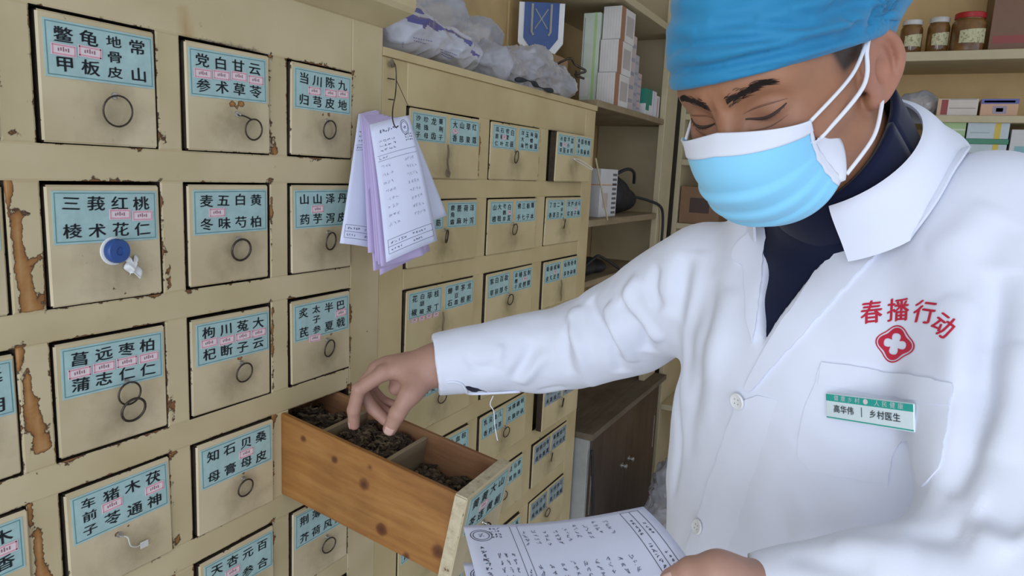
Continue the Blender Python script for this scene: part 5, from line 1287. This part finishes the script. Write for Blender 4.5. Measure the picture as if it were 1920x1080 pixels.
# folds: (pixel polyline used only to find the surface line, width m, height m)
FOLDS = [([(1105,560),(1120,610),(1150,650),(1165,700),(1180,735)], .011, -.011), ([(1140,572),(1165,620),(1180,680),(1200,728)], .012, .013), ([(1165,560),(1200,610),(1215,660),(1225,705)], .010, -.011),
         ([(1200,520),(1180,560),(1200,600),(1240,640)], .012, .010), ([(1235,498),(1220,540),(1240,580)], .010, -.008), ([(1085,575),(1075,610),(1090,660),(1110,720)], .013, .010), ([(1075,600),(1060,650),(1075,700)], .009, -.006),
         ([(1000,640),(985,680),(960,710)], .010, -.006), ([(1030,660),(1000,690),(975,720)], .010, .006), ([(870,665),(900,690),(960,670)], .007, -.003), ([(880,690),(950,695)], .005, -.002), ([(940,645),(935,690)], .006, .003),
         ([(1130,690),(1150,720),(1175,745)], .010, .010), ([(1010,735),(1060,725),(1090,735)], .008, -.004),
         ([(1290,480),(1275,540),(1270,600),(1262,680)], .014, -.009), ([(1315,470),(1300,560),(1290,660),(1280,760)], .013, .007), ([(1340,520),(1320,620),(1302,740),(1290,860)], .014, -.006), ([(1370,540),(1340,660),(1320,800)], .015, .005),
         ([(1262,640),(1258,760),(1250,880)], .012, .006), ([(1276,700),(1270,820),(1262,930)], .010, -.005),
         ([(1500,830),(1440,900),(1400,1000)], .020, .004), ([(1510,960),(1600,930),(1740,910)], .018, -.006), ([(1480,1000),(1600,965),(1760,945)], .016, .006),
         ([(1880,500),(1850,640),(1830,780),(1775,930)], .012, -.020), ([(1900,640),(1880,760),(1850,860)], .018, .006), ([(1830,950),(1880,980),(1920,1000)], .012, -.008), ([(1800,985),(1860,1010),(1900,1040)], .012, .008), ([(1700,1000),(1780,1000),(1830,1020)], .012, -.006), ([(1560,1020),(1640,1030),(1720,1040)], .013, .005), ([(1480,1040),(1560,1060),(1640,1070)], .010, -.004),
         ([(1760,560),(1790,640),(1790,720)], .016, .004), ([(1850,380),(1800,440),(1740,470)], .014, .004), ([(1900,420),(1840,500),(1800,560)], .014, -.004)]
dsp = np.zeros(len(V))
for pl, w, a in FOLDS:
    P = [hit0(*p) for p in pl]; P = [p for p in P if p is not None]
    if len(P) < 2: continue
    P = np.array([tuple(p) for p in smoothpath(P, 4)])
    m = (np.abs(V-P.mean(0)) < np.ptp(P, axis=0)/2+4*w).all(1)
    if not m.any(): continue
    d, t = seg_dist(V[m], P); prof = np.sin(np.clip(t, 0, 1)*math.pi)**.6
    dsp[m] += a*prof*np.exp(-(d/w)**2)*(1.4 if P[:,1].mean() > -.62 else 1.0)
wr = np.array([mnoise.noise(Vector(v)*14)+.5*mnoise.noise(Vector(v)*33) for v in V])
arm = np.minimum(np.linalg.norm(V-RE, axis=1), np.linalg.norm(V-LE, axis=1))
dsp += wr*(.0018+.0030*np.exp(-(arm/.14)**2))
V = V+N*dsp[:,None]
V = lap(V, Q, .4)
coat = npmesh('white_coat', V, Q, ['white_cotton'], person); coat['label'] = 'long white coat with notched lapels, chest pocket and rolled-open cuffs'
c_bvh = bvh_of(V, Q)
# ---- dark zip sweater under it ------------------------------------------------------
def sweater_sdf(P):
    q = tl_(P); d = smin(coat_base(P, .010), capsule(P, NB, NB*.3+TM*.7, .072, .07), .03)
    d = np.maximum(d, np.abs(q[:,0])-.135); d = np.maximum(d, -.36-q[:,2]); return d
sV, sQ = surfnet(sweater_sdf, TM-.42, TM+.25, .005)
N = vnormals(sV, sQ); q = tl_(sV)
sV = sV+N*(np.array([mnoise.noise(Vector(p)*26) for p in q])*.0022+.0012*np.sin(q[:,2]*150+4*np.sin(q[:,0]*22)))[:,None]
sweater = npmesh('sweater', sV, sQ, ['navy_knit'], person); sweater['label'] = 'dark navy zip-up sweater showing in the coat opening'
# standing collar round the neck: lofted band
na = NB-hw((0,-.030,-.040)); na /= np.linalg.norm(na)
fx = HR[:,0]-na*(HR[:,0]@na); fx /= np.linalg.norm(fx); fy = np.cross(na, fx); 
if fy@HR[:,1] < 0: fy = -fy
def collar(u, v):
    a = 2*math.pi*u; c, s = math.cos(a), math.sin(a)       # s = +1 in front, c = +1 at his left
    low = NB+na*.030; r0 = .074-.008*max(0,s); r1 = .073-.002*s-.003*max(0,c)
    lift = .140-.050*(s*.5+.5)+.012*max(0, c)
    r = r0*(1-v)+r1*v+.004*math.sin(math.pi*v)
    return low-na*lift*v*1.0+(fx*c*1.0+fy*(s*1.02))*r - np.array([0,0,.0])
mb = MB(); mb.grid(collar, 64, 16, -.0055); k = mb.build('sweater_collar', 'navy_knit', sweater, smooth=True, world=True); k['label'] = 'dark navy standing collar round the neck'
mb = MB(); ax = (RC-RE)/np.linalg.norm(RC-RE); mb.tube([RC-ax*.09, RC-ax*.012], [.037,.0365], 20, caps=True); k = mb.build('sweater_cuff', 'navy_knit', sweater, smooth='auto', world=True)
# ---- pieces laid on the coat ----------------------------------------------------------
def drape(poly, off=.0012, thick=.0022, step=9, bv=None, taper=None):
    """a cloth piece outlined by pixels, carried to the coat surface along the sight line, with real thickness"""
    P = [Vector((x, y)) for x, y in poly]; R_ = []
    for a, b in zip(P, P[1:]+P[:1]):
        k = max(1, int((b-a).length/step)); R_ += [a.lerp(b, i/k) for i in range(k)]
    nb = len(R_); xs = [p.x for p in R_]; ys = [p.y for p in R_]; pts = list(R_)
    def inside(x, y):
        c = False
        for a, b in zip(R_, R_[1:]+R_[:1]):
            if (a.y > y) != (b.y > y) and x < (b.x-a.x)*(y-a.y)/(b.y-a.y)+a.x: c = not c
        return c
    y = min(ys)+step*.5; row = 0
    while y < max(ys):
        x = min(xs)+step*.5*(row % 2)
        while x < max(xs):
            if inside(x, y) and min((p-Vector((x, y))).length for p in R_) > step*.45: pts.append(Vector((x, y)))
            x += step
        y += step*.87; row += 1
    vo, _, fo, ov, _, _ = delaunay_2d_cdt(pts, [(i, (i+1) % nb) for i in range(nb)], [], 1, 1e-6)
    top = []; bot = []; ok = []
    hd = []
    for p in vo:
        r = (bv or c_bvh).ray_cast(Vector(CAM), Vector(ray(p.x, p.y)).normalized())
        if r[0] is not None: hd.append((p.x, p.y, (np.array(r[0])-CAM)@CF))
    hd = np.array(hd); mx_, sx_ = hd[:,:2].mean(0), hd[:,:2].std(0)+1e-6
    def bas(x, y): x = (x-mx_[0])/sx_[0]; y = (y-mx_[1])/sx_[1]; return np.stack([np.ones_like(x), x, y, x*x, x*y, y*y], -1)
    wgt = np.ones(len(hd))
    for _ in range(6):
        B_ = bas(hd[:,0], hd[:,1]); co = np.linalg.lstsq(B_*wgt[:,None], hd[:,2]*wgt, rcond=None)[0]; wgt = 1/(1+((hd[:,2]-B_@co)/.006)**2)
    for p in vo:
        r = (bv or c_bvh).ray_cast(Vector(CAM), Vector(ray(p.x, p.y)).normalized())
        if r[0] is None: top.append(None); bot.append(None); continue
        if abs((np.array(r[0])-CAM)@CF-(bas(np.array(p.x), np.array(p.y))@co)) > .028: top.append(None); bot.append(None); continue
        n = r[1] if r[1].dot(Vector(CAM)-r[0]) > 0 else -r[1]
        k_ = taper(p.x, p.y) if taper else 1.0; top.append(r[0]+n*((off+thick+.0015)*k_-.0015)); bot.append(r[0]+n*(off-.003))
    idx = {}; vs = []
    for i, p in enumerate(top):
        if p is not None: idx[i] = len(vs)//2; vs += [p, bot[i]]
    F = []; E = {}
    cen = Vector(CAM)
    for f in fo:
        if not all(i in idx for i in f): continue
        t = [2*idx[i] for i in f]
        nn = (vs[t[1]]-vs[t[0]]).cross(vs[t[2]]-vs[t[0]])
        if nn.dot(cen-vs[t[0]]) < 0: t = t[::-1]
        F.append(tuple(t)); F.append(tuple(i+1 for i in t[::-1]))
        for a, b in zip(t, t[1:]+t[:1]): E[a, b] = 1
    F += [(a, a+1, b+1, b) for (a, b) in E if (b, a) not in E]
    mb = MB(); mb.add(vs, F); return mb
def smooth_mb(mb, it=3):
    """relax draped vertices so the piece hangs evenly"""
    V = np.array(mb.v); E = set()
    for f in mb.f:
        if len(f) == 3:
            for a, b in zip(f, f[1:]+f[:1]): E.add((min(a,b), max(a,b)))
    E = np.array(list(E))
    for _ in range(it):
        A = np.zeros_like(V); c = np.bincount(E.ravel(), minlength=len(V))
        for k in range(3): A[:,k] = np.bincount(E[:,0], V[E[:,1],k], len(V))+np.bincount(E[:,1], V[E[:,0],k], len(V))
        V = V+.5*(A/np.maximum(c,1)[:,None]-V)
    mb.v = [tuple(v) for v in V]; return mb
def cpiece(name, poly, off, thick, label=None, mat='white_cotton', step=10, taper=None):
    o = smooth_mb(drape(poly, off, thick, step, taper=taper)).build(name, mat, coat, smooth='auto', world=True)
    if label: o['label'] = label
    return o
VE = [(1431,652),(1502,548),(1577,437),(1632,368)]
cpiece('lapel', VE+[(1660,384),(1722,416),(1690,440),(1610,520),(1500,640),(1408,742),(1392,728)], .0012, .0022, "white lapel on the man's left side")
cpiece('lapel', [(1420,640),(1434,500),(1440,428),(1420,416),(1372,462),(1368,490),(1392,500),(1398,600),(1410,655)], .0012, .0022, "white lapel on the man's right side")
def coat_collar(u, v):
    a = math.radians(68-292*u); c, s = math.cos(a), math.sin(a); e = min(1, min(u, 1-u)*7)
    r = .082+(.020+.008*e)*v; h = .066+.008*math.sin(math.pi*min(1, v*1.6))-.052*v
    p = Vector(NB-na*h+(fx*c+fy*s)*r)
    if v > .35:
        loc, nn, _, dd = c_bvh.find_nearest(p)
        if loc is not None and ((p-loc).dot(nn) < .004 ): p = p.lerp(loc+nn*.004, min(1, (v-.35)*2.2))
    return p
mb = MB(); mb.grid(coat_collar, 60, 12, .0028); smooth_mb_grid = None
k = mb.build('collar', 'white_cotton', coat, smooth='auto', world=True); k['label'] = 'white coat collar folded down round the neck'
cpiece('chest_pocket', [(1538,676),(1640,690),(1790,716),(1782,800),(1768,880),(1730,920),(1640,908),(1520,888),(1488,858),(1500,780)], .0006, .0012, 'patch pocket on the chest')
cpiece('pocket_hem', [(1538,672),(1640,688),(1793,714),(1788,768),(1640,742),(1530,724)], .0018, .0014, 'folded upper hem of the pocket')
def plk(x, y):
    xe = 1376-(y-758)*.335; return 1-min(1, max(0, (x-xe-30)/75))
cpiece('front_placket', [(1380,752),(1352,830),(1318,930),(1284,1034),(1300,1060),(1380,1066),(1420,1000),(1450,900),(1478,800),(1480,752),(1420,736)], .0006, .0024, 'buttoned front edge of the coat', taper=plk)
for px, py, rr in ((1388,751,.0092), (1313,988,.0088)):
    r = c_bvh.ray_cast(Vector(CAM), Vector(ray(px, py)).normalized()); p, n = r[0], r[1]
    if n.dot(Vector(CAM)-p) < 0: n = -n
    M = Matrix.Translation(p+n*.0034) @ n.to_track_quat('Z', 'Y').to_matrix().to_4x4()
    mb = MB(); mb.lathe([(rr*.8,0), (rr,.0008), (rr,.0022), (rr*.88,.0030), (rr*.72,.0024), (rr*.0001,.0024)], 28, M)
    b_ = mb.build('coat_button', 'button_white', coat, smooth='auto', world=True)
    mb = MB()
    for ux in (-1, 1):
        for uy in (-1, 1): mb.lathe([(.0008,.0023), (.0008,.0027), (.0001,.0027)], 8, M @ Matrix.Translation((ux*rr*.26, uy*rr*.26, 0)))
    mb.build('thread_hole', 'grey_side' if 'grey_side' in MATS else 'badge_ink', b_, world=True)
# ---- printed emblem: draped flat print -------------------------------------------------
def print_on(name, V2, F2, mat, parent, off=.0007, split=True):
    """flat print: pixel-space outline carried onto the coat"""
    mb = MB(); vs = []; ok = []
    for x, y in V2:
        for ex, ey in ((0,0), (.7,.3), (-.6,.5), (1.5,-1), (-2,2)):
            r = c_bvh.ray_cast(Vector(CAM), Vector(ray(x+ex, y+ey)).normalized())
            if r[0] is not None: break
        else: print('MISS', x, y)
        n = r[1] if r[1].dot(Vector(CAM)-r[0]) > 0 else -r[1]; vs.append(r[0]+n*off)
    mb.add(vs, F2); o = mb.build(name, mat, parent, world=True); return o
it = []
for ch, cx, cy, s, a in (('春',1634,586,46,.10), ('播',1684,582,46,.06), ('行',1734,586,46,-.14), ('动',1772,611,46,-.62)): it.append((ch, cx, -cy, s*.92, s, a))
V2, F2 = text_verts(it, .022)
sk_ = lambda x, y: (x, -y)
print_on('coat_lettering', [(x+.18*(-y-590)*-1*.6, -y) for x, y in V2], F2, 'red_print', coat)
def emblem():
    """four-lobed outline ring around a solid with a white flower-like cross cut out"""
    c = (1679, 645); K = 96; rot = math.radians(12)
    def ring(fn): return [(c[0]+fn(a)*math.cos(a+rot)*.98, c[1]+fn(a)*math.sin(a+rot)*.92) for a in [2*math.pi*k/K for k in range(K)]]
    lobe = lambda R_, e: (lambda a: R_*(1+e*math.cos(4*a)))
    outer, o2, o3 = ring(lobe(35, .10)), ring(lobe(32.4, .10)), ring(lobe(29.5, .13))
    cross = ring(lambda a: 15.5+6.5*abs(math.cos(2*a))**.7*1.0-3.5*(abs(math.sin(2*a))**6)*1.6)
    V = outer+o2+o3+cross; F = []
    for k in range(K):
        j = (k+1) % K; F.append((k, j, K+j, K+k)); F.append((2*K+k, 2*K+j, 3*K+j, 3*K+k))
    return V, F
V2, F2 = emblem(); print_on('coat_emblem', V2, F2, 'red_print', coat)
# ---- name badge ----------------------------------------------------------------------
cor = [(1551,738), (1716,757), (1711,811), (1547,783)]
H4 = [Vector(hit(x, y)) for x, y in cor]; bc = sum(H4, Vector())/4
bxv = ((H4[1]-H4[0])+(H4[2]-H4[3])).normalized(); bn = bxv.cross((H4[3]-H4[0])+(H4[2]-H4[1])).normalized()
if bn.dot(Vector(CAM)-bc) < 0: bn = -bn
byv = bn.cross(bxv); 
if byv.dot(H4[0]-H4[3]) < 0: byv = -byv
def onplane(px, py, pc, n):
    d_ = Vector(ray(px, py)); t = (pc-Vector(CAM)).dot(n)/d_.dot(n); return Vector(CAM)+d_*t
bc = bc+bn*.007
cc = [onplane(x, y, bc, bn) for x, y in cor]; o_ = sum(cc, Vector())/4
bw = ((cc[1]-cc[0]).length+(cc[2]-cc[3]).length)/2; bh = ((cc[3]-cc[0]).length+(cc[2]-cc[1]).length)/2
bxv = ((cc[1]-cc[0])+(cc[2]-cc[3])).normalized(); byv = bn.cross(bxv)
if byv.dot(cc[0]-cc[3]) < 0: byv = -byv
BM = vec_frame(o_, bxv, byv, bn)
badge = empty('name_badge', tuple(o_), 'white plastic name badge with a green band pinned on the coat pocket', 'badge')
badge.matrix_basis = BM
print('badge', bw, bh)
MB().bbox(-bw/2, bw/2, -bh/2, bh/2, -.0025, 0, .0006).build('badge_plate', 'badge_white', badge)
MB().box(-bw/2+.0003, bw/2-.0003, bh*.5-bh*.29, bh*.5-.0006, 0, .0003).build('green_band', 'badge_green', badge)
MB().box(-bw/2+.0003, bw/2-.0003, -bh*.5+.0010, -bh*.5+bh*.085, 0, .0003).build('green_line', 'badge_green', badge)
def btext(name, items, z, mat, bold=.015):
    V2, F2 = text_verts(items, bold); mb = MB(); mb.add([(x, y, z) for x, y in V2], F2); return mb.build(name, mat, badge)
it = []; cw = bw*.083
for k, ch in enumerate('高华伟'): it.append((ch, -bw*.40+cw*.5+k*cw*1.02, -bh*.02-bh*.05, cw, cw, 0))
for k, ch in enumerate('乡村医生'): it.append((ch, bw*.03+cw*.5+k*cw*1.04, -bh*.07, cw, cw, 0))
btext('badge_lettering', it, .0008, 'badge_ink', .02)
MB().box(-bw*.065, -bw*.058, -bh*.24, bh*.12, .0002, .0005).build('divider_line', 'badge_ink', badge)
it = [(ch, -bw*.36+k*bw*.085, bh*.355, cw*.72, cw*.72, 0) for k, ch in enumerate('健康乡村')]+[(ch, bw*.12+k*bw*.085, bh*.355, cw*.72, cw*.72, 0) for k, ch in enumerate('人民健康')]
btext('band_lettering', it, .0009, 'badge_white', .01)
mb = MB(); mb.lathe([(bh*.10,.0003), (bh*.10,.0006), (.0001,.0006)], 20, Matrix.Translation((-bw*.012, bh*.355, 0))); mb.build('round_logo', 'sticker' if 'sticker' in MATS else 'badge_white', badge)
MB().box(-bw*.2, bw*.2, -.003, .003, -.0052, -.0025).build('pin_clip', 'button_white', badge)
# slit on the underside of the right cuff: dark inner sleeve showing, rolled hem below it
k = cpiece('cuff_slit', [(868,722),(882,722),(902,728),(918,735),(900,737),(884,736),(874,731)], .0004, .0008, 'dark inner sleeve showing in the cuff slit', mat='navy_knit', step=5)
hp = [hit(*p, .0012) for p in ((838,716),(852,715),(866,720),(874,730),(886,737),(904,739),(922,737),(945,734),(975,733))]
hp = [p for p in hp if p is not None]
if len(hp) > 3: mb = MB(); mb.tube(smoothpath(hp, 5), .0022, 7); mb.build('rolled_hem', 'white_cotton', coat, smooth=True, world=True)
# loose thread at the cuff
mb = MB(); mb.tube(smoothpath([at(925,742,1.065), at(919,758,1.066), at(926,772,1.066), at(928,800,1.068), at(933,826,1.070)], 6), .0007, 5); mb.build('loose_thread', 'white_cotton', coat, world=True)
# ---- trousers and shoes (below the frame) ----------------------------------------------
def leg_sdf(P):
    d = None
    for sgn in (-1, 1):
        side = np.array([tx[0], tx[1], 0])*.09*sgn; hip = HIP+side; kn = hip*np.array([1,1,0])+np.array([0,0,.47]); an = kn*np.array([1,1,0])+np.array([.01,0,.07])
        e = smin(capsule(P, hip, kn, .098, .072), capsule(P, kn, an, .070, .060), .03); d = e if d is None else smin(d, e, .03)
    return np.maximum(d, .055-P[:,2])
gV, gQ = surfnet(leg_sdf, HIP-np.array([.32,.32,.84]), HIP+np.array([.32,.32,.16]), .014)
npmesh('trousers', gV, gQ, ['trousers'], person)
for sgn in (-1, 1):
    side = np.array([tx[0], tx[1], 0])*.09*sgn; an = (HIP+side)*np.array([1,1,0])+np.array([.01,0,0]); f2 = np.array([_n[0], _n[1], 0]); f2 /= np.linalg.norm(f2)
    def shoe_sdf(P):
        d = smin(capsule(P, an-f2*.05+np.array([0,0,.045]), an+f2*.17+np.array([0,0,.040]), .047, .043), capsule(P, an+np.array([0,0,.05]), an+np.array([0,0,.10]), .05, .05), .03); return np.maximum(d, -P[:,2])
    oV, oQ = surfnet(shoe_sdf, an-np.array([.28,.28,.01]), an+np.array([.28,.28,.19]), .01)
    npmesh('shoe', oV, oQ, ['shoe_black'], person)
# ---- prescription papers in his left hand ------------------------------------------------
P1, P2, P3 = [Vector(at(*p)) for p in ((868,985,.735), (1206,950,.700), (1312,1078,.578))]
P4 = P1+(P3-P2)
def held(name, sh, label, dz, pr_):
    c = [P4+sh, P1+sh, P2+sh, P3+sh]; fn = bil(c, .006, None, -.006)
    o = MB().grid(fn, 14, 18, .00014).build(name, 'paper_white', smooth=True); tag(o, label, 'paper', 'forms in the hand'); S_ = Sheet(fn); r_ = random.Random(dz)
    if pr_:
        mb = MB(); S_.form(mb, r_); tag(mb.build('printed_form', 'print_ink', o), kind='stuff'); mb = MB(); S_.hand(mb, r_, 9, .33, .055); tag(mb.build('handwriting', 'pen_ink', o), kind='stuff')
    return o
if 'Sheet' in globals():
    held('prescription_form', Vector((0,0,0)), 'handwritten prescription form on top in his left hand', 3, True)
    held('prescription_form', Vector(at(868,1052,.71))-P1+Vector((0,0,-.002)), 'second form sticking out below the top form in his left hand', 4, True)
bpy.data.objects.remove(_fo)
